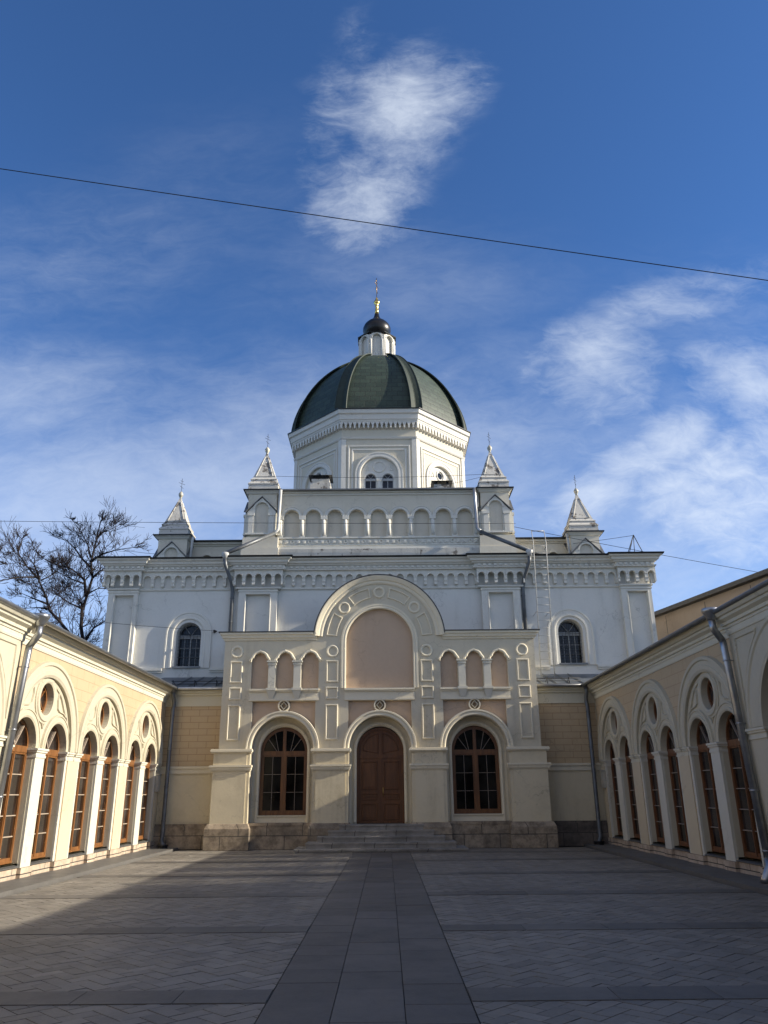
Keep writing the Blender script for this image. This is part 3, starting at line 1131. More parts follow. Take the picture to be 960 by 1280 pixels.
# ledges under niches and under the tall panel, consoles, colonettes
for a, b_ in ((-4.46, -2.07), (-1.20, 1.20), (2.07, 4.46)):
    mb = MB()
    box(mb, pf, a, b_, 4.72, 4.79, -.1, .05); box(mb, pf, a, b_, 4.79, 5.0, -.1, .025); box(mb, pf, a, b_, 5.0, 5.05, -.1, .07); box(mb, pf, a, b_, 5.05, 5.112, -.1, .12)
    mb.build('ledge', M['porch_trim'], porch)
for sx in (-1, 1):
    for xc, in ((2.83,), (3.70,)):
        x = sx * xc
        mb = MB()
        P = [pf(x + q * w, z, d) for z, w, d in ((4.78, .07, .05), (5.06, .16, .14)) for q, dd in ((-1, 0), (1, 0)) for d in (0.02, d)]
        mb.add(P, [(0, 1, 3, 2), (4, 6, 7, 5), (0, 4, 5, 1), (2, 3, 7, 6), (0, 2, 6, 4), (1, 5, 7, 3)])
        box(mb, pf, x - .17, x + .17, 5.06, 5.14, -.05, .16)
        st = [(x - .125, 5.14), (x + .125, 5.14)]
        box(mb, pf, x - .12, x + .12, 5.14, 5.92, -.03, .10)
        box(mb, pf, x - .15, x + .15, 5.92, 5.97, -.03, .13); box(mb, pf, x - .13, x + .13, 5.97, 6.01, -.03, .11); box(mb, pf, x - .18, x + .18, 6.01, 6.06, -.03, .155)
        mb.build('colonette', M['white_trim'], porch)
for a, b_ in NICH:
    t = trefoil(a, b_, 5.11, 6.36)[2:]
    e = .05
    t = [(b_ + .10, t[0][1] + .035), (b_ + .03, t[0][1] + .0)] + t + [(a - .03, t[0][1] + .0), (a - .10, t[0][1] + .035)]
    st = path_stations(t)
    mk('niche_moulding', M['porch_trim'], porch, lambda m: loft(m, st, [(0.0, -.02), (0.0, .05), (-.03, .075), (-.06, .075), (-.085, .05), (-.09, -.02)], pf))
# lower piers with double imposts
edges = [(-5.50, AX[0] - 1.04), (AX[0] + 1.04, AX[1] - 1.04), (AX[1] + 1.04, AX[2] - 1.04), (AX[2] + 1.04, 5.50)]
for i, (a, b_) in enumerate(edges):
    mb = MB()
    d1 = .12
    back = -.5
    box(mb, pf, a, b_, .84, 3.02, .001, d1)
    il, ir = (a + (.0 if i == 0 else .1), b_ - (.0 if i == 3 else .1))
    if i == 0: box(mb, pf, a, a + .11, .84, 3.02, -1.5, .001)
    if i == 3: box(mb, pf, b_ - .11, b_, .84, 3.02, -1.5, .001)
    box(mb, pf, il, ir, .84, 3.02, d1, d1 + .035)
    mb.build('pier', M['porch_pier'], porch)
    mb = MB()
    e0 = a - .03 if i else a - .06
    e1 = b_ + .03 if i < 3 else b_ + .06
    for z0, z1, x in ((2.46, 2.50, .02), (2.50, 2.58, .05), (2.58, 2.64, .085), (3.02, 3.06, .03), (3.06, 3.12, .075), (3.12, 3.155, .05)):
        bk = .001 if z0 < 2.9 else -.05
        if i in (0, 3): bk = -.6
        box(mb, pf, e0 - x * .6, e1 + x * .6, z0, z1, bk if i not in (0, 3) else .001, d1 + .035 + x)
        if i == 0: box(mb, pf, e0 - x * .6, a + .1, z0, z1, -1.5, .001)
        if i == 3: box(mb, pf, b_ - .1, e1 + x * .6, z0, z1, -1.5, .001)
    mb.build('impost', M['porch_trim'], porch)
    mb = MB()
    box(mb, pf, e0 - .07, e1 + .07, 0, .70, -.4, d1 + .16)
    P0 = (e0 - .07, e1 + .07, d1 + .16); P1 = (e0 - .0, e1 + .0, d1 + .07)
    P = [pf(P0[0], .70, -.4), pf(P0[1], .70, -.4), pf(P0[1], .70, P0[2]), pf(P0[0], .70, P0[2]), pf(P1[0], .85, -.4), pf(P1[1], .85, -.4), pf(P1[1], .85, P1[2]), pf(P1[0], .85, P1[2])]
    mb.add(P, [(0, 1, 2, 3), (4, 7, 6, 5), (0, 4, 5, 1), (1, 5, 6, 2), (2, 6, 7, 3), (3, 7, 4, 0)])
    mb.build('pier_plinth', M['plinth'], porch)
for ax in (AX[0], AX[2]):
    mb = MB()
    box(mb, pf, ax - 1.03, ax + 1.03, 0, .78, -.6, -.02); box(mb, pf, ax - 1.03, ax + 1.03, .78, .86, -.6, .0)
    mb.build('plinth', M['plinth'], porch)
for ax in (AX[0], AX[2]):
    mb = MB()
    box(mb, pf, ax - .80, ax + .80, .86, 1.04, -.9, -.44)
    box(mb, pf, ax - .82, ax + .82, 1.04, 1.075, -.9, -.40)
    mb.build('window_sill', M['porch_trim'], porch)
for ax in (AX[0], AX[2]):
    arched_window(pf, porch, ax, .785, 1.08, AS - .08, -.68, 3, M['frame_mid'], M['bars_dim'], M['glass'], cols=4, fw=.085, thick_mull=.07, bw=.013)
# door
mb = MB()
loft(mb, ring_stations(0, AS - .1, 0, 180, 24, legs=.80), [(.80, -.78), (.80, -.62), (.73, -.62), (.73, -.78)], pf)
mb.build('door_frame', M['door'], porch)
mb = MB()
plate(mb, pf, [(-.74, 2.92), (.74, 2.92)] + [(x, z) for x, z in arc(0, AS - .1, .74, 0, 180, 22)], [], -.78, -.69)
for q in (-1, 1):
    poly_frame(mb, pf, [(q * .07, 3.0)] + [(q * x, z) for x, z in arc(0, AS - .1, .62, 4, 84, 8)], .04, -.70, -.665)
box(mb, pf, -.74, .74, 2.86, 2.95, -.78, -.655)
box(mb, pf, -.045, .045, 2.95, 3.72, -.78, -.66)
mb.build('transom_panel', M['door'], porch)
for q in (-1, 1):
    mb = MB()
    a, b_ = sorted((q * .006, q * .735))
    box(mb, pf, a, b_, .81, 2.86, -.78, -.69)
    for z0, z1 in ((.90, 1.42), (1.52, 1.74), (1.84, 2.76)):
        frame_path(mb, pf, a + .10, b_ - .10, z0, z1, .05, -.70, -.662)
        box(mb, pf, a + .19, b_ - .19, z0 + .09, z1 - .09, -.70, -.672)
    if q > 0:
        box(mb, pf, -.028, .028, .81, 2.86, -.69, -.65)
    leaf = mb.build('door_leaf', M['door'], porch)
    if q > 0:
        mb = MB()
        bar(mb, pf(.09, 1.66, -.655), pf(.09, 1.92, -.655), .014)
        for z in (1.68, 1.9): bar(mb, pf(.09, z, -.69), pf(.09, z, -.655), .012)
        mb.build('handle', M['brass'], leaf)
# steps
mb = MB()
for i in range(5):
    hwid = 2.62 - .32 * i
    dd = 1.62 - .325 * i
    # 3-sided stepped pyramid
    xc = .02
    z0, z1 = i * .16, (i + 1) * .16
    box(mb, pf, xc - hwid, xc + hwid, z0, z1 - .05, -.3 if i < 4 else -.55, dd - .02)
    box(mb, pf, xc - hwid - .015, xc + hwid + .015, z1 - .05, z1, -.3 if i < 4 else -.8, dd)
mb.build('steps', M['step'], porch)

# ------------------------------------------------------------------ church
church = empty('church', (0, 44, 0), 'white church with green faceted dome and corner spires behind the courtyard', 'church')
cf = Fac((0, 31, 0), (1, 0, 0), (0, -1, 0))
mb = MB()
WX = (-7.77, 7.73)
holes = [arch(x, .50, 6.55, 7.86, 18) for x in WX]
plate(mb, cf, rect(-11.1, 11.1, 0, 10.9), holes, -.7, 0)
box(mb, plan, -11.1, 11.1, 31.7, 57, 0, 10.9)
mb.build('wall', M['white'], church)
for x in WX:
    mb = MB()
    loft(mb, ring_stations(x, 7.86, 0, 180, 26, legs=6.5), [(.62, -.02), (.62, .05), (.64, .065), (.70, .065), (.71, .05), (.86, .05), (.87, .07), (.93, .07), (.945, -.02)], cf)
    mb.build('window_surround', M['white_relief'], church)
for x in WX:
    w = arched_window(cf, church, x, .50, 6.57, 7.86, -.42, 3, M['bars_grey'], M['bars_grey'], M['glass_sky'], cols=4, fw=.05, sash=False, bw=.02)
    mb = MB()
    for i in range(7):
        xx = x - .42 + .14 * i
        bar(mb, cf(xx, 6.6, -.28), cf(xx, 7.86 + math.sqrt(max(.01, .47 ** 2 - (xx - x) ** 2)), -.28), .008, sides=4)
    for i in range(10):
        zz = 6.7 + i * .14
        if zz < 7.86: bar(mb, cf(x - .48, zz, -.27), cf(x + .48, zz, -.27), .007, sides=4)
    for i in range(5):
        t = math.radians(i * 36 + 18)
        bar(mb, cf(x, 7.86, -.27), cf(x + .47 * math.cos(t), 7.86 + .47 * math.sin(t), -.27), .007, sides=4)
    mb.build('window_grille', M['iron'], w)
    mb = MB()
    box(mb, cf, x - .56, x + .56, 6.50, 6.57, -.5, .09)
    mb.build('sill', M['roof_grey'], w)
for a, b_ in ((-11.25, -8.72), (-6.82, -4.2), (4.2, 6.78), (8.68, 11.25)):
    mb = MB()
    box(mb, cf, a, b_, 6.40, 6.50, -.1, .11); box(mb, cf, a, b_, 6.32, 6.40, -.1, .06)
    mb.build('ledge', M['white_relief'], church)
# pilasters with sunk panels
for a, b_ in ((-11.16, -9.95), (-5.80, -4.22), (4.18, 5.76), (9.92, 11.16)):
    mb = MB()
    p0, p1 = a + .27, b_ - .17
    if abs(a) < 6: p0, p1 = a + .30, b_ - .30
    plate(mb, cf, rect(a, b_, 5.2, 9.74), [rect(p0, p1, 5.9, 9.46)], .001, .19)
    frame_path(mb, cf, p0 - .05, p1 + .05, 5.85, 9.51, .05, .18, .215)
    box(mb, cf, a - .03, b_ + .03, 9.57, 9.63, .0, .225)
    if abs(a) > 9 or abs(b_) > 9:
        sx = -1 if a < 0 else 1
        x0, x1 = sorted((sx * 11.101, sx * 11.16))
        box(mb, plan, x0, x1, 31.0, 32.2, 5.2, 9.74)
    mb.build('pilaster', M['white_relief'], church)
# cornice following the projections
S = .2
fp = [(11.16, 57), (11.16, 31 - S), (9.95, 31 - S), (9.95, 31), (5.85, 31), (5.85, 31 - S), (4.1, 31 - S), (4.1, 31.0),
      (-4.12, 31.0), (-4.12, 31 - S), (-5.87, 31 - S), (-5.87, 31), (-9.97, 31), (-9.97, 31 - S), (-11.16, 31 - S), (-11.16, 57)]
mb = MB()
st = path_stations(fp)
loft(mb, st, [(-.2, 9.68), (.05, 9.68), (.07, 9.72), (.03, 9.76), (-.2, 9.76)], plan)
loft(mb, st, [(-.3, 10.46), (.24, 10.46), (.26, 10.52), (-.3, 10.52)], plan)
loft(mb, st, [(-.3, 10.66), (.26, 10.66), (.30, 10.72), (.36, 10.74), (.38, 10.82), (.47, 10.87), (.49, 10.92), (-.3, 10.92)], plan)
loft(mb, st, [(-.3, 10.521), (.19, 10.521), (.19, 10.659), (-.3, 10.659)], plan)
mb.build('cornice', M['white_relief'], church)


def corbels(mb, fac, u0, u1, pitch, z0, zt, z1, d0, d1, leg=.13):
    n = max(1, round((u1 - u0) / pitch))
    p = (u1 - u0) / n
    pts = [(u0, z1)]
    r = (p - leg) / 2
    for i in range(n):
        a = u0 + i * p
        c = a + p / 2
        pts += [(a, z0) if i == 0 else None, (c - r, z0)]
        pts += arc(c, zt - r, r, 180, 0, 8)
        pts += [(c + r, z0)]
    pts += [(u1, z0), (u1, z1)]
    pts = [q for q in pts if q]
    plate(mb, fac, pts, [], d0, d1)
    # raised hoods over the arches
    for i in range(n):
        c = u0 + (i + .5) * p
        loft(mb, ring_stations(c, zt - r, 0, 180, 8), [(r + .005, d1 - .02), (r + .005, d1 + .025), (r + leg * .42, d1 + .025), (r + leg * .45, d1 - .02)], fac)
        # tapered leg
        x = u0 + i * p
        P = [fac(x + q * w, z, d) for z, w, d in ((z0 - .03, leg * .3, d0 + .07), (z0 + .16, leg * .55, d1 + .03)) for q in (-1, 1) for d in (d0, d)]
        mb.add(P, [(0, 1, 3, 2), (4, 6, 7, 5), (0, 4, 5, 1), (2, 3, 7, 6), (0, 2, 6, 4), (1, 5, 7, 3)])


for a, b_, s_ in ((-11.38, -9.85, S), (-9.85, -6.0, 0), (-6.0, -4.0, S), (-4.0, 4.0, 0.0), (4.0, 5.98, S), (5.98, 9.83, 0), (9.83, 11.38, S)):
    mb = MB()
    corbels(mb, cf, a, b_, .43, 9.84, 10.29, 10.46, s_ + .0, s_ + .14)
    # dentils
    n = round((b_ - a) / .23)
    for i in range(n):
        x = a + (i + .5) * (b_ - a) / n
        box(mb, cf, x - .06, x + .06, 10.545, 10.64, s_ + .18, s_ + .25)
    mb.build('corbel_table', M['white_relief'], church)
for sx in (-1, 1):
    sf = Fac((sx * 11.16, 0, 0), (0, 1, 0), (sx, 0, 0))
    mk('corbel_table', M['white_relief'], church, lambda m: corbels(m, sf, 30.803, 44.0, .46, 9.80, 10.29, 10.46, 0, .21))
# roof: black edge and low slope
mb = MB()
loft(mb, st, [(-.3, 10.922), (.53, 10.922), (.55, 10.985), (-.3, 11.10)], plan)
P = [(-11.3, 30.9, 11.02), (11.3, 30.9, 11.02), (11.3, 57, 11.02), (-11.3, 57, 11.02), (-9.5, 33, 11.75), (9.5, 33, 11.75), (9.5, 55, 11.75), (-9.5, 55, 11.75)]
mb.add(P, [(0, 1, 2, 3), (4, 7, 6, 5), (0, 4, 5, 1), (1, 5, 6, 2), (2, 6, 7, 3), (3, 7, 4, 0)])
mb.build('roof', M['black'], church)

# upper attic with blind arcade
af = Fac((0, 32.5, 0), (1, 0, 0), (0, -1, 0))
xs = [-.06 + .973 * i for i in range(-4, 5)]
mb = MB()
holes = [arch(x, .335, 12.45, 13.42, 16) for x in xs]
plate(mb, af, rect(-4.60, 4.50, 11.3, 14.62), holes, -.2, 0)
box(mb, plan, -4.60, 4.50, 32.701, 44, 11.3, 14.62)
attic = mb.build('attic', M['attic'], church)
for x in xs:
    mk('blind_niche', M['attic_niche'], attic, lambda m: plate(m, af, arch(x, .334, 12.451, 13.42, 16), [], -.1995, -.195, rim=False))
for x in xs:
    mb = MB()
    loft(mb, ring_stations(x, 13.42, 0, 180, 18), [(.336, -.02), (.336, .05), (.37, .07), (.44, .05), (.46, .07), (.485, .07), (.486, -.02)], af)
    mb.build('arch_moulding', M['white_relief'], attic)
for i in range(10):
    mb = MB()
    x = xs[0] - .4865 + .973 * i
    box(mb, af, x - .14, x + .14, 13.28, 13.42, -.02, .10)
    box(mb, af, x - .085, x + .085, 12.5, 13.28, -.02, .07)
    box(mb, af, x - .12, x + .12, 12.45, 12.56, -.02, .09)
    lathe(mb, af(x, 12.52, .05), [(.09, 0), (.085, .3), (.07, .74)], 10)
    mb.build('colonette', M['white_relief'], attic)
mb = MB()
box(mb, af, -4.595, 4.495, 12.0, 12.375, -.1, .03)
box(mb, af, -4.58, 4.48, 12.38, 12.448, -.1, .1)
box(mb, af, -4.58, 4.48, 12.06, 12.10, -.1, .06)
for i in range(34):
    x = -4.4 + i * .263
    if i % 3 == 2:
        loft(mb, ring_stations(x, 12.235, 0, 360, 10, closed=True), [(.05, .0), (.06, .08), (.09, .08), (.10, .0)], af, True)
    else:
        box(mb, af, x - .085, x + .085, 12.15, 12.32, -.05, .075)
        box(mb, af, x - .04, x + .04, 12.19, 12.28, .075, .10)
box(mb, af, -4.6, 4.5, 11.85, 11.98, -.1, .16)
mb.build('frieze', M['white_relief'], attic)
mb = MB()
box(mb, af, -4.62, 4.52, 11.5, 11.849, -.1, .24); mb.build('attic_base', M['mossy'], attic)
mb = MB()
box(mb, af, -4.55, 4.45, 14.45, 14.55, -.1, .05); box(mb, af, -4.55, 4.45, 14.55, 14.621, -.1, .12)
mb.build('attic_cornice', M['white_relief'], attic)
mb = MB()
P = [(-4.4, 32.2, 14.625), (4.3, 32.2, 14.625), (4.3, 44, 14.625), (-4.4, 44, 14.625), (-4.4, 32.2, 14.68), (4.3, 32.2, 14.68), (4.3, 44, 15.0), (-4.4, 44, 15.0)]
mb.add(P, [(0, 1, 2, 3), (4, 7, 6, 5), (0, 4, 5, 1), (1, 5, 6, 2), (2, 6, 7, 3), (3, 7, 4, 0)])
mb.build('attic_roof', M['roof_grey'], attic)

# turrets
def cross(mb, x, y, z, h, ang=0.0, r=.02):
    dx, dy = math.cos(ang), math.sin(ang)
    bar(mb, (x, y, z), (x, y, z + h), r, sides=6)
    for f, w, tilt in ((.62, .26, 0), (.80, .13, 0), (.36, .15, .35)):
        p = Vector((x - dx * w * h, y - dy * w * h, z + f * h + tilt * w * h))
        q = Vector((x + dx * w * h, y + dy * w * h, z + f * h - tilt * w * h))
        bar(mb, p, q, r * .9, sides=6)


def turret(x, y, half, zb, zr, zp):
    """square turret: shaft with gabled niches, roof slab, stepped spire, ball, cross"""
    t = MB()
    box(t, plan, x - half, x + half, y - half, y + half, zb, zr - .16)
    shaft = t.build('turret', M['attic'], church)
    t = MB()
    u = MB()
    for k in range(4):
        an = k * PI / 2
        n = Vector((math.sin(an), -math.cos(an), 0))
        uu = Vector((math.cos(an), math.sin(an), 0))
        f = Fac(Vector((x, y, 0)) + n * half, uu, n)
        zt = zr - .30
        # corner strips, gable, columns
        nh = .30
        top = zr - .78
        plate(t, f, [(-half, zr - 2.05), (-nh, zr - 2.05)] + arc(0, top - nh + .18, nh, 180, 0, 10) + [(nh, zr - 2.05), (half, zr - 2.05), (half, zr - 1.05), (0, zr - .36), (-half, zr - 1.05)], [], .0, .10)
        for q in (-1, 1):
            box(t, f, q * .46 - .11, q * .46 + .11, zr - 2.05, zr - 1.25, .0, .155)
            box(t, f, q * .46 - .15, q * .46 + .15, zr - 1.25, zr - 1.13, .0, .19)
        loft(t, ring_stations(0, top - nh + .18, 0, 180, 12), [(nh, .08), (nh + .01, .13), (nh + .08, .13), (nh + .09, .08)], f)
        pth = [(half + .06, zr - 1.06), (0, zr - .34), (-half - .06, zr - 1.06)]
        loft(u, path_stations(pth), [(-.005, .0), (-.005, .17), (-.03, .17), (-.03, .0)], f)
        V, F = tri_poly(arch(0, nh - .002, zr - 2.04, top - nh + .18, 10), [])
        u.add([f(a, b_, .006) for a, b_ in V], F, 1)
        box(t, f, -half - .05, half + .05, zr - 2.13, zr - 2.05, -.1, .16)
    t.build('turret_relief', M['white_relief'], shaft)
    u.build('gable_flashing', [M['roof_grey'], M['attic_niche']], shaft, recalc=False)
    t = MB()
    e = .22
    sq = lambda h: [(x + h, y - h), (x - h, y - h), (x - h, y + h), (x + h, y + h)]
    loft(t, path_stations(sq(half), True), [(-.2, zr - .16), (.05, zr - .16), (.12, zr - .06), (.16, zr - .06), (.16, zr - .03), (-.2, zr - .03)], plan, True)
    t.build('turret_cornice', M['white_relief'], shaft)
    t = MB()
    box(t, plan, x - half - e, x + half + e, y - half - e, y + half + e, zr - .028, zr + .02)
    t.build('turret_roof', M['black'], shaft)
    t = MB()
    ph = .69
    H = zp - zr
    lathe(t, (x, y, zr), [(ph * 1.40, .021), (ph * 1.36, H * .15)], 4, smooth=False, phase=PI / 4)
    lathe(t, (x, y, zr), [(ph * 1.42, H * .1501), (ph * 1.42, H * .175), (ph * 1.22, H * .23), (ph * 1.20, H * .27)], 4, smooth=False, phase=PI / 4)
    lathe(t, (x, y, zr), [(ph * 1.24, H * .2701), (ph * 1.24, H * .285), (ph * 1.06, H * .33), (.09, H * .97), (.08, H)], 4, smooth=False, phase=PI / 4)
    # raised edge frames on the four spire faces
    for k in range(4):
        an = k * PI / 2
        n = Vector((math.sin(an), -math.cos(an), 0)); uu = Vector((math.cos(an), math.sin(an), 0))
        b0, b1 = ph * 1.06 * .707, .064
        z0, z1 = zr + H * .33, zr + H * .97
        def onface(a, w, off):
            hh = b0 + (b1 - b0) * w
            return Vector((x, y, z0 + (z1 - z0) * w)) + n * (hh + off) + uu * a * hh
        for (a0, w0), (a1, w1) in (((-.78, .06), (.78, .06)), ((-.78, .06), (-.6, .9)), ((.78, .06), (.6, .9))):
            bar(t, onface(a0, w0, .005), onface(a1, w1, .005), .022, sides=4, smooth=False)
    t.build('spire', M['spire'], shaft)
    t = MB()
    lathe(t, (x, y, zp), [(.06, -.06), (.05, .05), (.07, .1), (.11, .18), (.115, .25), (.07, .33), (.03, .38)], 12)
    t.build('finial', M['finial'], shaft)
    t = MB()
    cross(t, x, y, zp + .36, .70, .95, .009)
    t.build('turret_cross', M['iron'], shaft)
    return shaft


M['finial'] = plain('weathered_finial', (.55, .52, .42), .5, .2, .5, 9)
turret(-5.27, 33.0, .64, 11.3, 14.66, 16.75)
turret(5.20, 33.0, .64, 11.3, 14.66, 16.75)
turret(-9.53, 34.3, .66, 11.2, 12.98, 15.05)
turret(9.42, 34.3, .66, 11.2, 12.98, 15.05)
# turret bases and low side attics
for s in (-1, 1):
    mb = MB()
    xc = -5.27 if s < 0 else 5.20
    box(mb, plan, xc - .78, xc + .78, 32.22, 33.8, 11.3, 12.40)
    box(mb, plan, xc - .82, xc + .82, 32.18, 33.84, 11.3, 11.9)
    mb.build('turret_base', M['attic'], church)
    lf = Fac((0, 34.3, 0), (1, 0, 0), (0, -1, 0))
    a, b_ = sorted((s * 5.9, s * 9.0))
    mb = MB()
    ax = [s * 7.20, s * 8.06, s * 6.34]
    plate(mb, lf, rect(a, b_, 11.2, 12.84), [arch(x, .30, 11.3, 11.92, 12) for x in ax], -.25, 0)
    box(mb, plan, a, b_, 34.551, 44, 11.2, 12.84)
    for x in ax:
        loft(mb, ring_stations(x, 11.92, 0, 180, 14), [(.302, -.02), (.302, .05), (.38, .05), (.40, -.02)], lf)
    box(mb, lf, a, b_, 12.66, 12.73, -.1, .05); box(mb, lf, a, b_, 12.73, 12.838, -.1, .12)
    low = mb.build('side_attic', M['attic'], church)
    mb = MB()
    P = [(a, 34.05, 12.85), (b_, 34.05, 12.85), (b_, 44, 12.85), (a, 44, 12.85), (a, 34.05, 12.90), (b_, 34.05, 12.90), (b_, 44, 13.2), (a, 44, 13.2)]
    mb.add(P, [(0, 1, 2, 3), (4, 7, 6, 5), (0, 4, 5, 1), (1, 5, 6, 2), (2, 6, 7, 3), (3, 7, 4, 0)])
    mb.build('side_roof', M['roof_dark'], low)

# drum
DC = (-.05, 43.96)
AP = 5.0
OCT = [(DC[0] + AP / math.cos(PI / 8) * math.cos(PI / 8 + k * PI / 4), DC[1] + AP / math.cos(PI / 8) * math.sin(PI / 8 + k * PI / 4)) for k in range(8)]
mb = MB()
P = [(p[0], p[1], z) for z in (13.5, 22.0) for p in OCT]
core = [(DC[0] + (p[0] - DC[0]) * .96, DC[1] + (p[1] - DC[1]) * .96) for p in OCT]
P = [(p[0], p[1], z) for z in (13.5, 22.0) for p in core]
mb.add(P, [tuple(range(7, -1, -1)), tuple(range(8, 16))] + [(i, (i + 1) % 8, 8 + (i + 1) % 8, 8 + i) for i in range(8)])
HWF = AP * math.tan(PI / 8)
faces = []
for k in range(8):
    an = k * PI / 4
    n = Vector((math.sin(an), -math.cos(an), 0)); uu = Vector((math.cos(an), math.sin(an), 0))
    faces.append(Fac(Vector((DC[0], DC[1], 0)) + n * AP, uu, n))
vis = (0, 1, 2, 6, 7)
for k in range(8):
    f = faces[k]
    hl = [arch(0, 1.02, 16.2, 18.22, 28)] if k in vis else []
    plate(mb, f, rect(-HWF, HWF, 13.5, 22.0), hl, -.19, 0)
drum = mb.build('drum', M['drum'], church)
mb = MB()
octw = OCT[::-1]      # clockwise -> left normal outward
so = path_stations(octw, True)
loft(mb, so, [(-.1, 20.34), (.05, 20.34), (.09, 20.40), (.11, 20.46), (-.1, 20.50)], plan, True)
loft(mb, so, [(-.1, 21.36), (.24, 21.36), (.26, 21.45), (.30, 21.47), (.33, 21.75), (.42, 21.80), (.45, 22.02), (-.1, 22.02)], plan, True)
for k in range(8):
    f = faces[k]
    # corner strips
    for q in (-1, 1):
        a, b_ = sorted((q * (HWF - .24), q * (HWF + .015)))
        box(mb, f, a, b_, 13.6, 20.33, -.05, .05)
    if k not in vis: continue
    # toothed frieze
    nt_ = 17
    p = 2 * (HWF + .08) / nt_
    pts = [(-HWF - .08, 21.36)]
    for i in range(nt_):
        x0 = -HWF - .08 + i * p
        pts += [(x0, 20.97), (x0 + p * .36, 20.97), (x0 + p * .38, 21.15), (x0 + p * .68, 21.33), (x0 + p * .98, 21.15)]
    pts += [(HWF + .08, 20.97), (HWF + .08, 21.36)]
    plate(mb, f, pts, [], .0, .22)
    # rectangular frame and arch
    for w, zt, h in ((1.62, 19.86, .06), (1.42, 19.66, .035)):
        st_ = path_stations([(w, 13.7), (w, zt), (-w, zt), (-w, 13.7)])
        loft(mb, st_, [(.0, -.01), (-.03, h), (-.09, h), (-.12, -.01)], f)
    loft(mb, ring_stations(0, 18.22, 0, 180, 32, legs=14), [(1.022, -.05), (1.022, .05), (1.06, .08), (1.14, .08), (1.16, .05), (1.24, .05), (1.26, .075), (1.32, .075), (1.335, -.01)], f)
mb.build('drum_relief', M['drum_trim'], drum)
for k in vis:
    f = faces[k]
    mb = MB()
    hl = [arch(q * .47, .31, 16.3, 17.98, 14) for q in (-1, 1)]
    if k != 0: hl.append(circle(0, 18.72, .26, 18))
    plate(mb, f, arch(0, 1.03, 16.2, 18.22, 28), hl, -.185, -.10)
    loft(mb, ring_stations(0, 18.72, 0, 360, 22, closed=True), [(.26, -.12), (.27, -.06), (.33, -.05), (.36, -.08), (.37, -.12)], f, True)
    for q in (-1, 1):
        loft(mb, ring_stations(q * .47, 17.98, 0, 180, 16), [(.312, -.12), (.312, -.06), (.33, -.05), (.40, -.06), (.42, -.12)], f)
        poly_frame(mb, f, [(q * .52, 18.5), (q * .82, 18.45), (q * .6, 18.85)], .04, -.11, -.07)
    box(mb, f, -.08, .08, 16.3, 17.9, -.1, -.03); box(mb, f, -.14, .14, 17.86, 17.98, -.1, -.01)
    mb.build('tympanum', M['drum_trim'], drum)
    for q in (-1, 1):
        arched_window(f, church, q * .47, .31, 16.3, 17.98, -.165, 3, M['bars_grey'], M['bars_grey'], M['glass_sky'], name='drum_window', cols=2, fw=.035, sash=False, fan=True, bw=.02)
    if k: 
        roundel_window(f, church, 0, 18.72, .26, -.16, M['bars_grey'], M['glass_sky'], False)

# dome
def dome_prof(n=22):
    R, h, rt, p = 5.06, 6.32, 1.42, 1.72
    out = []
    for i in range(n + 1):
        r = R - (R - rt) * (i / n) ** 1.5
        out.append((r, 22.06 + h * (1 - (r / R) ** p) ** (1 / p)))
    return out


dp = dome_prof()
me = bpy.data.meshes.new('dome')
bm = bmesh.new()
uvl = bm.loops.layers.uv.new('UVMap')
for k in range(8):
    an = k * PI / 4
    n = Vector((math.sin(an), -math.cos(an), 0)); uu = Vector((math.cos(an), math.sin(an), 0))
    L = 0
    prev = None
    for i, (r, z) in enumerate(dp):
        hw = r * math.tan(PI / 8)
        base = Vector((DC[0], DC[1], z)) + n * r
        cur = (base - uu * hw, base + uu * hw, hw, L)
        if prev:
            L += math.hypot(r - dp[i - 1][0], z - dp[i - 1][1])
            cur = (cur[0], cur[1], hw, L)
            vs = [bm.verts.new(v - Vector((0, 44, 0))) for v in (prev[0], prev[1], cur[1], cur[0])]
            fc = bm.faces.new(vs)
            for lp, uvv in zip(fc.loops, ((-prev[2], prev[3]), (prev[2], prev[3]), (cur[2], L), (-cur[2], L))):
                lp[uvl].uv = (uvv[0] + 20 + k * 3.3, uvv[1])
        prev = cur
bmesh.ops.remove_doubles(bm, verts=bm.verts, dist=1e-4)
bm.normal_update()
bm.to_mesh(me); bm.free()
me.materials.append(M['dome'])
dome = bpy.data.objects.new('dome', me); COL.objects.link(dome); dome.parent = church
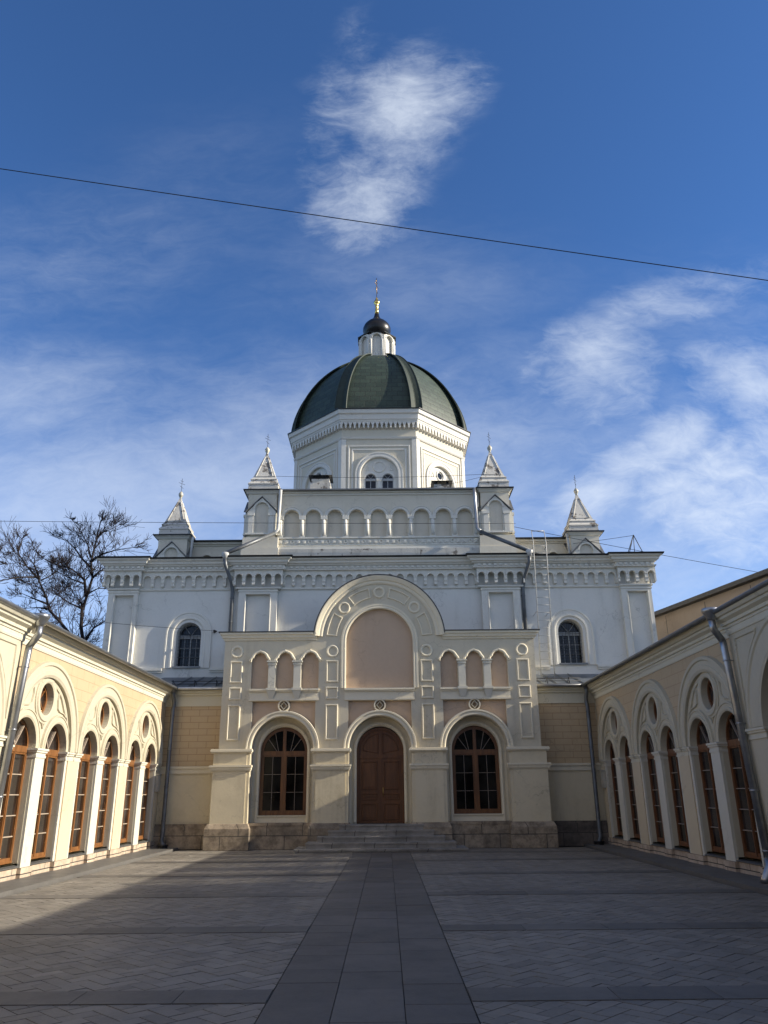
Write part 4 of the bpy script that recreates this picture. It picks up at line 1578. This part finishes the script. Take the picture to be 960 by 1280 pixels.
for k in range(8):
    mb = MB()
    an = PI / 8 + k * PI / 4
    d = Vector((math.cos(an), math.sin(an), 0)); tt = Vector((-math.sin(an), math.cos(an), 0))
    # flat band folded over the edge of the dome on each side, with raised seams
    for q in (-1, 1):
        fn = Vector((math.cos(an + q * PI / 8), math.sin(an + q * PI / 8), 0))     # normal of that face
        fu = Vector((-fn.y, fn.x, 0)) * (-q)                                       # from the edge into the face: sign fixed below
        pr = []
        for i, (r, z) in enumerate(dp):
            e = Vector((DC[0], DC[1], z)) + d * (r / math.cos(PI / 8))
            w = .40 * (.45 + .55 * r / 5.12)
            pr.append((e, w, r))
        P, F = [], []
        for i, (e, w, r) in enumerate(pr):
            j0, j1 = max(0, i - 1), min(len(dp) - 1, i + 1)
            tr, tz = dp[j1][0] - dp[j0][0], dp[j1][1] - dp[j0][1]
            Lh = math.hypot(tr, tz)
            nn = (fn * (tz / Lh) + Vector((0, 0, -tr / Lh))) 
            for wv, hv in ((0, .02), (w * .9, .02), (w * .91, .04), (w, .04), (w * 1.01, -.02), (0, -.02)):
                P.append(e + fu * wv + nn * hv)
        kk = 6
        for i in range(len(pr) - 1):
            for j in range(kk):
                F.append((i * kk + j, i * kk + (j + 1) % kk, (i + 1) * kk + (j + 1) % kk, (i + 1) * kk + j))
        F += [tuple(range(kk)), tuple((len(pr) - 1) * kk + j for j in range(kk))]
        mb.add(P, F)
    # round seam on the edge itself
    tube(mb, [Vector((DC[0], DC[1], z)) + d * (r / math.cos(PI / 8) - .005) for r, z in dp], .045, 6)
    mb.build('dome_rib', M['dome_rib'], dome)
mb = MB()
loft(mb, so, [(-.2, 22.022), (.50, 22.022), (.51, 22.07), (.2, 22.16), (-.2, 22.2)], plan, True)
mb.build('dome_eave', M['black'], dome)
# lantern
LC = (DC[0] - .12, DC[1])
LA = 1.06
LZ = -.14
ph8 = PI / 8
mb = MB()
lathe(mb, (LC[0], LC[1], LZ), [(1.66, 27.75), (1.64, 27.85), (1.22, 28.12), (1.2, 28.2)], 8, smooth=False, phase=ph8)
mb.build('lantern_skirt', M['roof_dark'], dome)
mb = MB()
lathe(mb, (LC[0], LC[1], LZ), [(LA * 1.02, 27.9), (LA * 1.02, 30.1)], 8, smooth=False, phase=ph8)
hwl = LA * math.tan(PI / 8)
for k in range(8):
    an = k * PI / 4
    n = Vector((math.sin(an), -math.cos(an), 0)); uu = Vector((math.cos(an), math.sin(an), 0))
    f = Fac(Vector((LC[0], LC[1], LZ)) + n * LA, uu, n)
    plate(mb, f, [(-hwl - .02, 28.12)] + [(-.27, 28.12)] + arc(0, 29.62, .27, 180, 0, 12) + [(.27, 28.12), (hwl + .02, 28.12), (hwl + .02, 29.85)] + arc(0, 29.62, .44, 32, 148, 8) + [(-hwl - .02, 29.85)], [], -.03, .10)
    loft(mb, ring_stations(0, 29.62, 0, 180, 14), [(.27, .09), (.28, .14), (.34, .14), (.35, .09)], f)
    for q in (-1, 1):
        bar(mb, f(q * .37, 28.12, .1), f(q * .37, 29.5, .1), .04, sides=8)
lantern = mb.build('lantern', M['drum_trim'], church)
mb = MB()
lathe(mb, (LC[0], LC[1], LZ), [(1.34, 29.98), (1.36, 30.03), (1.05, 30.22), (.70, 30.32)], 8, smooth=False, phase=ph8)
mb.build('lantern_eave', M['black'], lantern)
mb = MB()
lathe(mb, (LC[0], LC[1], LZ), [(.62, 30.25), (.72, 30.36), (.86, 30.54), (.93, 30.78), (.92, 31.0), (.83, 31.22), (.66, 31.42), (.44, 31.6), (.29, 31.74), (.20, 31.92), (.14, 32.16)], 28)
mb.build('onion_dome', M['black'], lantern)
mb = MB()
lathe(mb, (LC[0], LC[1], LZ), [(r_, z_ - .27) for r_, z_ in [(.14, 32.42), (.12, 32.7), (.09, 33.0), (.12, 33.08), (.08, 33.14), (.19, 33.26), (.21, 33.36), (.16, 33.47), (.07, 33.54), (.10, 33.62), (.05, 33.72), (.03, 33.8)]], 16)
mb.build('gilded_finial', M['gold'], lantern)
mb = MB()
cross(mb, LC[0], LC[1], 33.48 + LZ, 1.6, 1.30, .020)
mb.build('lantern_cross', M['old_gold'], lantern)
# chimneys on the attic roof
for x0, x1, z1, y in ((-3.42, -2.42, 16.55, 35.0), (2.62, 3.5, 16.2, 35.0)):
    mb = MB()
    box(mb, plan, x0, x1, y, y + .9, 14.5, z1 - .42)
    box(mb, plan, x0 + .06, x1 - .06, y + .06, y + .84, z1 - .42, z1 - .2)
    box(mb, plan, x0 - .03, x1 + .03, y - .03, y + .93, 15.35, 15.45)
    ch = mb.build('chimney', M['spire'], church)
    mb = MB()
    for xx in (x0 + .1, x1 - .22):
        box(mb, plan, xx, xx + .12, y + .1, y + .22, z1 - .2, z1 - .06); box(mb, plan, xx, xx + .12, y + .65, y + .77, z1 - .2, z1 - .06)
    P = [(x0 - .08, y - .1, z1 - .06), (x1 + .08, y - .1, z1 - .06), (x1 + .08, y + 1, z1 - .06), (x0 - .08, y + 1, z1 - .06), (x0 + .1, y + .2, z1 + .05), (x1 - .1, y + .2, z1 + .05), (x1 - .1, y + .7, z1 + .05), (x0 + .1, y + .7, z1 + .05)]
    mb.add(P, [(0, 1, 2, 3), (4, 7, 6, 5), (0, 4, 5, 1), (1, 5, 6, 2), (2, 6, 7, 3), (3, 7, 4, 0)])
    mb.build('chimney_cap', M['black'], ch)
# drainpipes from the attic corners
for s in (-1, 1):
    mb = MB()
    xo = -.1 if s < 0 else -.08
    a = [(s * 4.34 + xo, 32.15, 14.62), (s * 4.36 + xo, 32.2, 14.3), (s * 4.40 + xo, 32.22, 12.75), (s * 4.52 + xo, 32.0, 12.5)]
    tube(mb, a, .075, 10)
    p = mb.build('drainpipe', M['pipe_white'] if s < 0 else M['zinc'], church)
    mb = MB()
    tube(mb, [a[-1], (s * 6.25 + xo, 30.42, 11.12)], .085, 10)
    mb.build('sloping_drainpipe', M['pipe_dark'], p)
    mb = MB()
    lathe(mb, (s * 6.25 + xo, 30.3, 10.84), [(.07, 0), (.14, .15), (.15, .25), (.12, .27)], 12)
    mb.build('hopper', M['pipe_white'], p)
    mb = MB()
    xb = s * 6.02
    tube(mb, [(s * 6.25 + xo, 30.3, 10.9), (s * 6.22 + xo, 30.3, 10.6), (s * 6.02 + xo, 30.78, 9.95), (s * 5.97 + xo, 30.86, 9.6), (s * 5.97 + xo, 30.86, 6.6)], .075, 10)
    for z in (9.3, 8.3, 7.3):
        lathe(mb, (s * 5.97 + xo, 30.86, z), [(.088, 0), (.088, .035)], 10)
    mb.build('lower_drainpipe', M['pipe_dark'], p)
    mb = MB()
    tube(mb, [(s * 8.6, 33.6, 12.9), (s * 8.62, 33.6, 12.7), (s * 8.66, 33.62, 11.3)], .06, 8)
    mb.build('small_drainpipe', M['pipe_white'], p)

# roof ladder
mb = MB()
for x in (6.32, 6.84):
    tube(mb, [(x - .12, 30.0, 5.75), (x, 30.1, 11.4), (x, 30.3, 11.95)], .016, 6)
z = 5.95
while z < 11.5:
    t = (z - 5.75) / 5.65
    bar(mb, (6.32 - .12 * (1 - t), 30.0 + .1 * t, z), (6.84 - .12 * (1 - t), 30.0 + .1 * t, z), .010)
    z += .31
bar(mb, (6.32, 30.3, 11.93), (6.84, 30.3, 11.93), .02)
for x in (6.32, 6.84):
    bar(mb, (x, 30.1, 11.2), (x, 30.55, 11.2), .015)
    bar(mb, (x - .06, 30.03, 8.5), (x - .06, 31.0, 8.5), .012)
o = mb.build('roof_ladder', M['ladder']); tag(o, 'pale metal ladder fixed to the white church wall beside the porch', 'ladder')

# roof mast with stays
mb = MB()
tip = (10.98, 31.6, 12.15)
for p in ((10.55, 31.3, 11.24), (10.85, 32.1, 11.4), (11.3, 31.5, 11.22)):
    bar(mb, p, tip, .017)
bar(mb, (10.9, 31.5, 11.24), tip, .015)
o = mb.build('roof_mast', M['iron']); tag(o, 'thin tripod mast at the roof corner beside the outer spire', 'mast')

# wall hook
mb = MB()
bar(mb, (-6.72, 31.0, 7.95), (-6.72, 30.75, 7.95), .02); bar(mb, (-6.72, 30.78, 7.98), (-6.58, 30.74, 7.93), .03); lathe(mb, (-6.72, 30.97, 7.92), [(.05, 0), (.05, .06)], 8)
o = mb.build('wall_bracket', M['iron']); tag(o, 'little iron bracket on the church wall beside the arched window', 'bracket')

# cast iron drain boxes under the corner drainpipes
for s in (-1, 1):
    mb = MB()
    x = s * 7.28
    lathe(mb, (x, 27.9, -.03), [(.20, 0), (.21, .05), (.17, .08), (.16, .16), (.19, .18), (.19, .21), (.13, .21), (.12, .12)], 14)
    bar(mb, (x - .16, 27.9, .17), (x + .16, 27.9, .17), .02); bar(mb, (x, 27.74, .17), (x, 28.06, .17), .02)
    o = mb.build('drain_inlet', M['iron']); tag(o, 'dark iron drain inlet on the ground in the corner of the %s wing' % ('sunlit' if s < 0 else 'shaded'), 'drain')

# ------------------------------------------------------------------ cables
def cable(name, p, q, sag, r, label, mat='iron', n=24):
    mb = MB()
    p, q = Vector(p), Vector(q)
    pts = []
    for i in range(n + 1):
        t = i / n
        v = p.lerp(q, t); v.z -= sag * 4 * t * (1 - t)
        pts.append(v)
    tube(mb, pts, r, 6)
    o = mb.build(name, M[mat]); tag(o, label, 'cable')
    return o


cable('overhead_cable', (-24.0, 14, 18.45), (22, 14, 9.66), .10, .011, 'black cable sagging across the open sky above the dome')
cable('overhead_cable', (-40, 32, 13.75), (6.0, 32.0, 12.86), .12, .010, 'thin wire running from the bare trees past the pale spires to the ladder', n=30)
cable('overhead_cable', (5.85, 32.6, 12.95), (24, 32, 9.1), .1, .010, 'thin wire slanting down over the shaded wing and orange building')
cable('overhead_cable', (-5.1, 32.5, 15.45), (5.0, 32.5, 15.45), .12, .008, 'thin wire strung between the two inner spires before the drum')
cable('overhead_cable', (-3.0, 34.9, 15.6), (4.9, 32.6, 15.4), .35, .007, 'slack thin wire from the chimney dipping across the drum windows')
cable('overhead_cable', (-13.5, 30.2, 8.5), (-6.60, 30.76, 7.95), .05, .008, 'thin wire crossing the pale church wall to the iron bracket')
cable('overhead_cable', (10.98, 31.6, 12.13), (8.5, 34.0, 12.5), .02, .009, 'short stay from the roof mast to the outer spire')
cable('overhead_cable', (-10.0, 34.0, 12.2), (-15.0, 40, 14.6), .1, .009, 'short wire from an outer spire into the straight bare tree')

# ------------------------------------------------------------------ building at the right
ob = empty('apartment_block', (16, 36, 0), 'orange rendered building with dark eaves behind the shaded wing', 'building')
p0, p1 = Vector((13.5, 43.5, 0)), Vector((17.2, 29.2, 0))
u = (p1 - p0).normalized(); n = Vector((-u.y, u.x, 0))
if n.x > 0: n = -n
of = Fac(p0, u, n)
LO = (p1 - p0).length
mb = MB()
wins = [rect(9.55, 10.25, 8.55, 9.75), rect(2.0, 2.9, 6.4, 8.1)]
plate(mb, of, rect(0, LO, 0, 10.3), wins, -.35, 0)
box(mb, of, 0, LO, 0, 10.3, -10, -.351)
for x in (1.5, 4.6, 7.8, 11.0, 13.6):
    box(mb, of, x - .012, x + .012, 0, 10.2, -.01, .012, 1)
mb.build('wall', [M['orange'], M['roof_dark']], ob)
mb = MB()
P = [of(a, z, d) for a in (-.4, LO + .4) for z, d in ((10.302, .35), (10.5, .36), (11.9, -5), (10.302, -10.3))]
mb.add(P, [(0, 1, 2, 3), (7, 6, 5, 4), (0, 4, 5, 1), (1, 5, 6, 2), (2, 6, 7, 3), (3, 7, 4, 0)])
mb.build('roof', M['roof_dark'], ob)
for w in wins:
    mb = MB()
    a0, a1, b0, b1 = w[0][0], w[1][0], w[0][1], w[2][1]
    plate(mb, of, rect(a0, a1, b0, b1), [rect(a0 + .08, (a0 + a1) / 2 - .03, b0 + .08, b1 - .08), rect((a0 + a1) / 2 + .03, a1 - .08, b0 + .08, b1 - .08)], -.22, -.12)
    fr = mb.build('window', M['frame_dark'], ob)
    mb = MB(); box(mb, of, a0 + .04, a1 - .04, b0 + .04, b1 - .04, -.2, -.17); mb.build('glass_pane', M['glass'], fr)

# ------------------------------------------------------------------ added unseen gate building, darkens the near paving
gb = empty('added_gate_building', (0, -6, 0), 'added unseen gate building behind the camera that darkens the near paving', 'building')
gf = Fac((0, -5.0, 0), (1, 0, 0), (0, 1, 0))
mk('wall', M['cream'], gb, lambda m: plate(m, gf, rect(-17, 17, 0, 8.6), [arch(0, 1.7, .02, 2.9, 20)] + [arch(x, .6, 1.2, 3.3, 14) for x in (-13, -10, -7, -4, 4, 7, 10, 13)], -.6, 0))
mk('back_wall', M['cream'], gb, lambda m: box(m, gf, -17, 17, 0, 8.6, -7, -6.5))
mk('string_course', M['cream_trim'], gb, lambda m: (box(m, gf, -17.02, 17.02, 4.7, 4.9, .001, .12), box(m, gf, -17.1, 17.1, 8.3, 8.62, .001, .3)))
mk('roof', M['roof_dark'], gb, lambda m: m.add([gf(x, z, d) for x in (-17.3, 17.3) for z, d in ((8.63, .5), (10.6, -3.4), (8.63, -7.3))], [(0, 1, 2), (5, 4, 3), (0, 3, 4, 1), (1, 4, 5, 2), (2, 5, 3, 0)]))
mk('added_gate_leaf', M['frame_dark'], gb, lambda m: plate(m, gf, arch(0, 1.69, .03, 2.9, 20), [], -.45, -.38))
for x in (-13, -10, -7, -4, 4, 7, 10, 13):
    arched_window(gf, gb, x, .6, 1.2, 3.3, -.3, 4, M['frame_dark'], M['bars_dim'], M['glass_plain'])

# ------------------------------------------------------------------ bare trees
CAMLOC = Vector((.2, 0, 1.7))
F_PX, TILT, ROLL = 961.0, math.radians(20.17), math.radians(.5)
fw = Vector((0, math.cos(TILT), math.sin(TILT)))
r0 = Vector((1, 0, 0)); u0 = r0.cross(fw)
RR = r0 * math.cos(ROLL) - u0 * math.sin(ROLL)
UU = r0 * math.sin(ROLL) + u0 * math.cos(ROLL)


def limb_pt(x, y, Y):
    d = RR * ((x - 480) / F_PX) - UU * ((y - 640) / F_PX) + fw
    return CAMLOC + d * (Y / d.y)


def make_tree(root_xy, limbs, Y, label, seed, r_trunk):
    rng = random.Random(seed)
    base = limb_pt(*[root_xy[0] / 4.8, 600 + root_xy[1] / 4.8], Y)
    root = empty('tree', (base.x, Y, 0), label, 'tree', 'bare trees behind the sunlit wing')
    mb, tw = MB(), MB()
    twig_budget = [0]

    def grow(p, d, L, r, level):
        n = 4 if level < 2 else 3
        pts, rad = [p.copy()], [r]
        q = p.copy()
        dd = d.normalized()
        for i in range(n):
            dd = (dd + Vector((rng.gauss(0, .10), rng.gauss(0, .10), rng.gauss(.05, .08)))).normalized()
            q = q + dd * (L / n)
            pts.append(q.copy()); rad.append(max(.008, r * (1 - .7 * (i + 1) / n)))
        tube(tw, pts, rad, 5 if level == 0 else 3)
        if level >= 3: return
        kids = (5, 5, 4)[level]
        for k in range(kids):
            t = rng.uniform(.2, 1.0)
            j = min(n - 1, int(t * n))
            pp = pts[j].lerp(pts[j + 1], t * n - j)
            ax = Vector((rng.gauss(0, 1), rng.gauss(0, 1), rng.gauss(.25, .7))).normalized()
            cd = (dd * 1.0 + ax * .75).normalized()
            grow(pp, cd, L * rng.uniform(.45, .8), max(.009, rad[j] * .5), level + 1)

    for li, (pts, r_a, r_b) in enumerate(limbs):
        depth = 0 if li == 0 else rng.uniform(-1, 1)
        P = []
        for i, (x, y) in enumerate(pts):
            t = i / (len(pts) - 1)
            yy = Y + depth * 2.2 * t
            P.append(limb_pt(x / 4.8 - (6 if y < 500 else 0), 600 + y / 4.8 + 16 * max(0, (620 - y) / 450), yy))
        if li == 0:
            P = [Vector((P[0].x + .1, Y, -.1)), Vector((P[0].x, Y, P[0].z * .5))] + P
        # subdivide with wiggle
        Q = [P[0]]
        for a, b_ in zip(P[:-1], P[1:]):
            m = max(1, int((b_ - a).length / .7))
            for k in range(1, m + 1):
                v = a.lerp(b_, k / m)
                if k < m: v += Vector((rng.gauss(0, .05), rng.gauss(0, .05), rng.gauss(0, .04)))
                Q.append(v)
        nQ = len(Q)
        k_ = 1.0 if li == 0 else .72
        R_ = [(r_a + (r_b - r_a) * (i / (nQ - 1)) ** .7) * k_ for i in range(nQ)]
        tube(mb, Q, R_, 9)
        # side branches
        for i in range(1, nQ):
            if Q[i].z < 7.6: continue
            cnt = 6
            for _ in range(cnt):
                d = (Q[i] - Q[i - 1]).normalized()
                ax = Vector((rng.gauss(0, 1), rng.gauss(0, .9), rng.gauss(.2, .7))).normalized()
                cd = (d * .8 + ax).normalized()
                L = rng.uniform(.5, 1.5) * (.42 if i > nQ * .65 else 1)
                grow(Q[i], cd, L, min(.03, R_[i] * .5), 1 if rng.random() < .6 else 2)
        grow(Q[-1], (Q[-1] - Q[-2]), .4, R_[-1], 1)
    mb.build('trunk', M['bark'], root)
    tw.build('crown', M['twig'], root)
    return root


T1 = [([(500, 980), (493, 780), (520, 700), (555, 580), (575, 470), (592, 380), (610, 290), (632, 175)], .27, .03),
      ([(515, 700), (508, 600), (480, 560), (420, 510), (350, 480), (290, 440)], .13, .02),
      ([(556, 520), (520, 440), (480, 370), (430, 310), (370, 290)], .10, .02),
      ([(575, 460), (640, 410), (720, 380), (825, 360)], .10, .018),
      ([(606, 300), (650, 250), (700, 225), (740, 200)], .06, .015),
      ([(572, 430), (555, 340), (520, 260), (470, 175)], .08, .016),
      ([(515, 960), (560, 890), (625, 850)], .12, .03),
      ([(488, 770), (420, 740), (350, 690)], .08, .02),
      ([(555, 580), (600, 530), (660, 500)], .10, .03),
      ([(500, 620), (430, 590), (380, 560), (320, 520)], .07, .015),
      ([(530, 680), (590, 650), (650, 655)], .06, .02),
      ([(500, 760), (450, 700), (420, 640)], .05, .015)]
T2 = [([(440, 950), (360, 850), (295, 780), (280, 710), (230, 590), (185, 490), (137, 400), (162, 300)], .22, .025),
      ([(238, 590), (232, 480), (245, 385)], .09, .018),
      ([(215, 575), (120, 575), (0, 600), (-40, 620)], .08, .02),
      ([(288, 745), (210, 715), (130, 680)], .09, .018),
      ([(285, 770), (220, 765), (150, 770)], .07, .018),
      ([(245, 600), (310, 560), (370, 500)], .06, .014),
      ([(200, 520), (140, 470), (80, 480)], .05, .012),
      ([(160, 440), (110, 390), (45, 400)], .045, .012),
      ([(260, 660), (200, 620), (140, 630)], .05, .012),
      ([(290, 760), (340, 690), (380, 650)], .05, .012)]
make_tree((500, 980), T1, 40.0, 'tall bare tree with straight dark trunk beside the church corner', 11, .27)
make_tree((440, 950), T2, 38.5, 'bare tree with a leaning trunk that bends away from its straight neighbour', 5, .22)

# ------------------------------------------------------------------ sky, sun, camera
SUN_EL, SUN_AZ = math.radians(23.5), math.radians(95.0)      # azimuth clockwise from +Y
sd = Vector((math.sin(SUN_AZ) * math.cos(SUN_EL), math.cos(SUN_AZ) * math.cos(SUN_EL), math.sin(SUN_EL)))
sun = bpy.data.lights.new('sun', 'SUN')
sun.energy = 5.0
sun.angle = math.radians(.5)
sun.color = (1.0, .90, .74)
so_ = bpy.data.objects.new('sun', sun); COL.objects.link(so_)
so_.rotation_euler = (-sd).to_track_quat('-Z', 'Y').to_euler()

w = bpy.data.worlds.new('World'); scene.world = w
w.use_nodes = True
nt = w.node_tree
bg = nt.nodes['Background']
sky = N(nt, 'ShaderNodeTexSky')
sky.sky_type = 'NISHITA'
sky.sun_disc = False
sky.sun_elevation = SUN_EL
sky.sun_rotation = SUN_AZ
sky.altitude = 2200
sky.air_density = 1.0
sky.dust_density = 0.4
sky.ozone_density = 2.0
tc = N(nt, 'ShaderNodeTexCoord').outputs['Generated']
sp = N(nt, 'ShaderNodeSeparateXYZ'); nt.links.new(tc, sp.inputs[0])
ymax = mathn(nt, 'MAXIMUM', sp.outputs[1], .02)
px = mathn(nt, 'DIVIDE', sp.outputs[0], ymax)
pz = mathn(nt, 'DIVIDE', sp.outputs[2], ymax)
cb = N(nt, 'ShaderNodeCombineXYZ'); nt.links.new(px, cb.inputs[0]); nt.links.new(pz, cb.inputs[1])
P2 = cb.outputs[0]


def sky_px(x, y):
    d = RR * ((x - 480) / F_PX) - UU * ((y - 640) / F_PX) + fw
    return d.x / d.y, d.z / d.y


def blob(x, y, rx, ry, rot):
    """soft ellipse in the sky, sizes in the sky plane"""
    cx, cz = sky_px(x, y)
    v = N(nt, 'ShaderNodeVectorMath', operation='SUBTRACT')
    nt.links.new(P2, v.inputs[0]); v.inputs[1].default_value = (cx, cz, 0)
    mp_ = N(nt, 'ShaderNodeMapping', vector_type='TEXTURE')
    mp_.inputs['Rotation'].default_value = (0, 0, math.radians(rot))
    mp_.inputs['Scale'].default_value = (rx, ry, 1)
    nt.links.new(v.outputs[0], mp_.inputs['Vector'])
    ln = N(nt, 'ShaderNodeVectorMath', operation='LENGTH'); nt.links.new(mp_.outputs[0], ln.inputs[0])
    m_ = N(nt, 'ShaderNodeMapRange'); m_.interpolation_type = 'SMOOTHSTEP'
    nt.links.new(ln.outputs['Value'], m_.inputs[0])
    m_.inputs[1].default_value, m_.inputs[2].default_value = 1.0, 0.0
    m_.inputs[3].default_value, m_.inputs[4].default_value = 0.0, 1.0
    return m_.outputs[0]


warp = noise(nt, P2, 3.0, 4, .6)
wv = N(nt, 'ShaderNodeVectorMath', operation='SCALE'); nt.links.new(warp, wv.inputs[0]); wv.inputs[3].default_value = .12
vv = N(nt, 'ShaderNodeVectorMath', operation='ADD'); nt.links.new(P2, vv.inputs[0]); nt.links.new(wv.outputs[0], vv.inputs[1])
wisp_a = noise(nt, mapping(nt, vv.outputs[0], (1.0, 1.35, 1), rot=(0, 0, math.radians(-35))), 5.5, 11, .66, .35)
wisp_b = noise(nt, mapping(nt, vv.outputs[0], (1.0, 1.5, 1), (3.1, 1.7, 0), (0, 0, math.radians(-30))), 3.6, 9, .6, .2)
wisp_c = noise(nt, mapping(nt, vv.outputs[0], (.7, 1.9, 1), (7.1, 2.7, 0), (0, 0, math.radians(12))), 3.0, 9, .64)


fine = noise(nt, mapping(nt, vv.outputs[0], (1.0, 2.2, 1), (2, 5, 0), (0, 0, math.radians(-38))), 17, 8, .68, .5)


def cloud(blobs, tex, lo, hi, amt, k=3.2):
    tex = mathn(nt, 'ADD', mathn(nt, 'MULTIPLY', tex, .72), mathn(nt, 'MULTIPLY', fine, .28))
    acc = None
    for b_ in blobs:
        o = mathn(nt, 'MULTIPLY', blob(*b_[:5]), b_[5])
        acc = o if acc is None else mathn(nt, 'MAXIMUM', acc, o)
    # the mask shifts the noise threshold so that the edges fray
    t = mathn(nt, 'MULTIPLY', mathn(nt, 'SUBTRACT', tex, .5), k)
    v = ramp(nt, mathn(nt, 'ADD', t, acc), lo, hi)
    v = mathn(nt, 'MULTIPLY', v, ramp(nt, acc, .0, .45))
    return mathn(nt, 'MULTIPLY', v, amt)


c1 = cloud([(500, 140, .17, .26, -18, .95), (450, 240, .16, .22, -14, .85), (560, 110, .12, .16, -35, .7), (450, 60, .08, .20, 5, .35), (420, 160, .12, .28, -5, .55), (480, 290, .16, .06, 0, .4)], wisp_a, .0, 1.75, .70, 3.0)
c2 = cloud([(745, 475, .20, .17, 0, .95), (880, 365, .30, .09, 15, .62), (700, 520, .16, .10, 0, .35), (930, 480, .20, .13, 0, .95), (825, 555, .26, .10, 28, .9), (735, 630, .18, .09, 30, .85)], wisp_b, .0, 1.6, .72)
c3 = cloud([(940, 650, .30, .26, 10, .95), (965, 560, .24, .18, 20, .8), (860, 700, .30, .14, 5, .7)], wisp_b, .05, 1.5, .78)
c4 = cloud([(100, 700, 1.2, .36, 0, 1.0), (0, 510, .50, .22, 0, .6), (300, 620, .8, .24, 0, .8), (480, 760, 2.2, .62, 0, .8), (260, 250, .5, .35, 15, .20), (90, 330, .6, .30, 15, .30), (760, 650, .7, .22, 0, .7), (480, 360, .6, .28, 0, .25), (900, 420, .4, .3, 10, .3)], wisp_c, -.3, 1.6, .50, 2.6)
acc = mathn(nt, 'MAXIMUM', mathn(nt, 'MAXIMUM', c1, c2), mathn(nt, 'MAXIMUM', c3, c4))
front = ramp(nt, sp.outputs[1], .02, .15)
# added unseen cloud behind the camera, so shaded walls get whiter light
back = ramp(nt, mathn(nt, 'MULTIPLY', sp.outputs[1], -1.0), -.05, .45)
backn = ramp(nt, noise(nt, tc, 2.2, 6, .6), .30, .62)
backc = mathn(nt, 'MULTIPLY', back, mathn(nt, 'ADD', mathn(nt, 'MULTIPLY', backn, .26), .08))
acc = mathn(nt, 'MULTIPLY', acc, front, True)
SKYMUL = (.50, .78, 1.10)
skyc = mixc(nt, 1.0, sky.outputs[0], SKYMUL, 'MULTIPLY')
final = mixc(nt, acc, skyc, (5.3, 5.75, 6.35))
final = mixc(nt, backc, final, (7.4, 6.8, 5.9))
nt.links.new(final, bg.inputs['Color'])
bg.inputs['Strength'].default_value = .105

cam = bpy.data.cameras.new('camera')
co = bpy.data.objects.new('camera', cam); COL.objects.link(co)
co.matrix_world = Matrix(((RR.x, UU.x, -fw.x, CAMLOC.x), (RR.y, UU.y, -fw.y, CAMLOC.y), (RR.z, UU.z, -fw.z, CAMLOC.z), (0, 0, 0, 1)))
cam.sensor_fit = 'HORIZONTAL'
cam.sensor_width = 36
cam.lens = 36 * F_PX / 960
cam.clip_start = .05
cam.clip_end = 3000
scene.camera = co

scene.view_settings.view_transform = 'Standard'
scene.view_settings.look = 'None'
scene.view_settings.exposure = .74
scene.view_settings.gamma = 1
scene.render.engine = 'CYCLES'
scene.cycles.use_denoising = True
scene.cycles.max_bounces = 8
scene.cycles.diffuse_bounces = 4
scene.cycles.blur_glossy = 0.0
scene.cycles.use_guiding = True
scene.cycles.use_surface_guiding = True
scene.cycles.guiding_training_samples = 128
scene.cycles.sample_clamp_indirect = 60
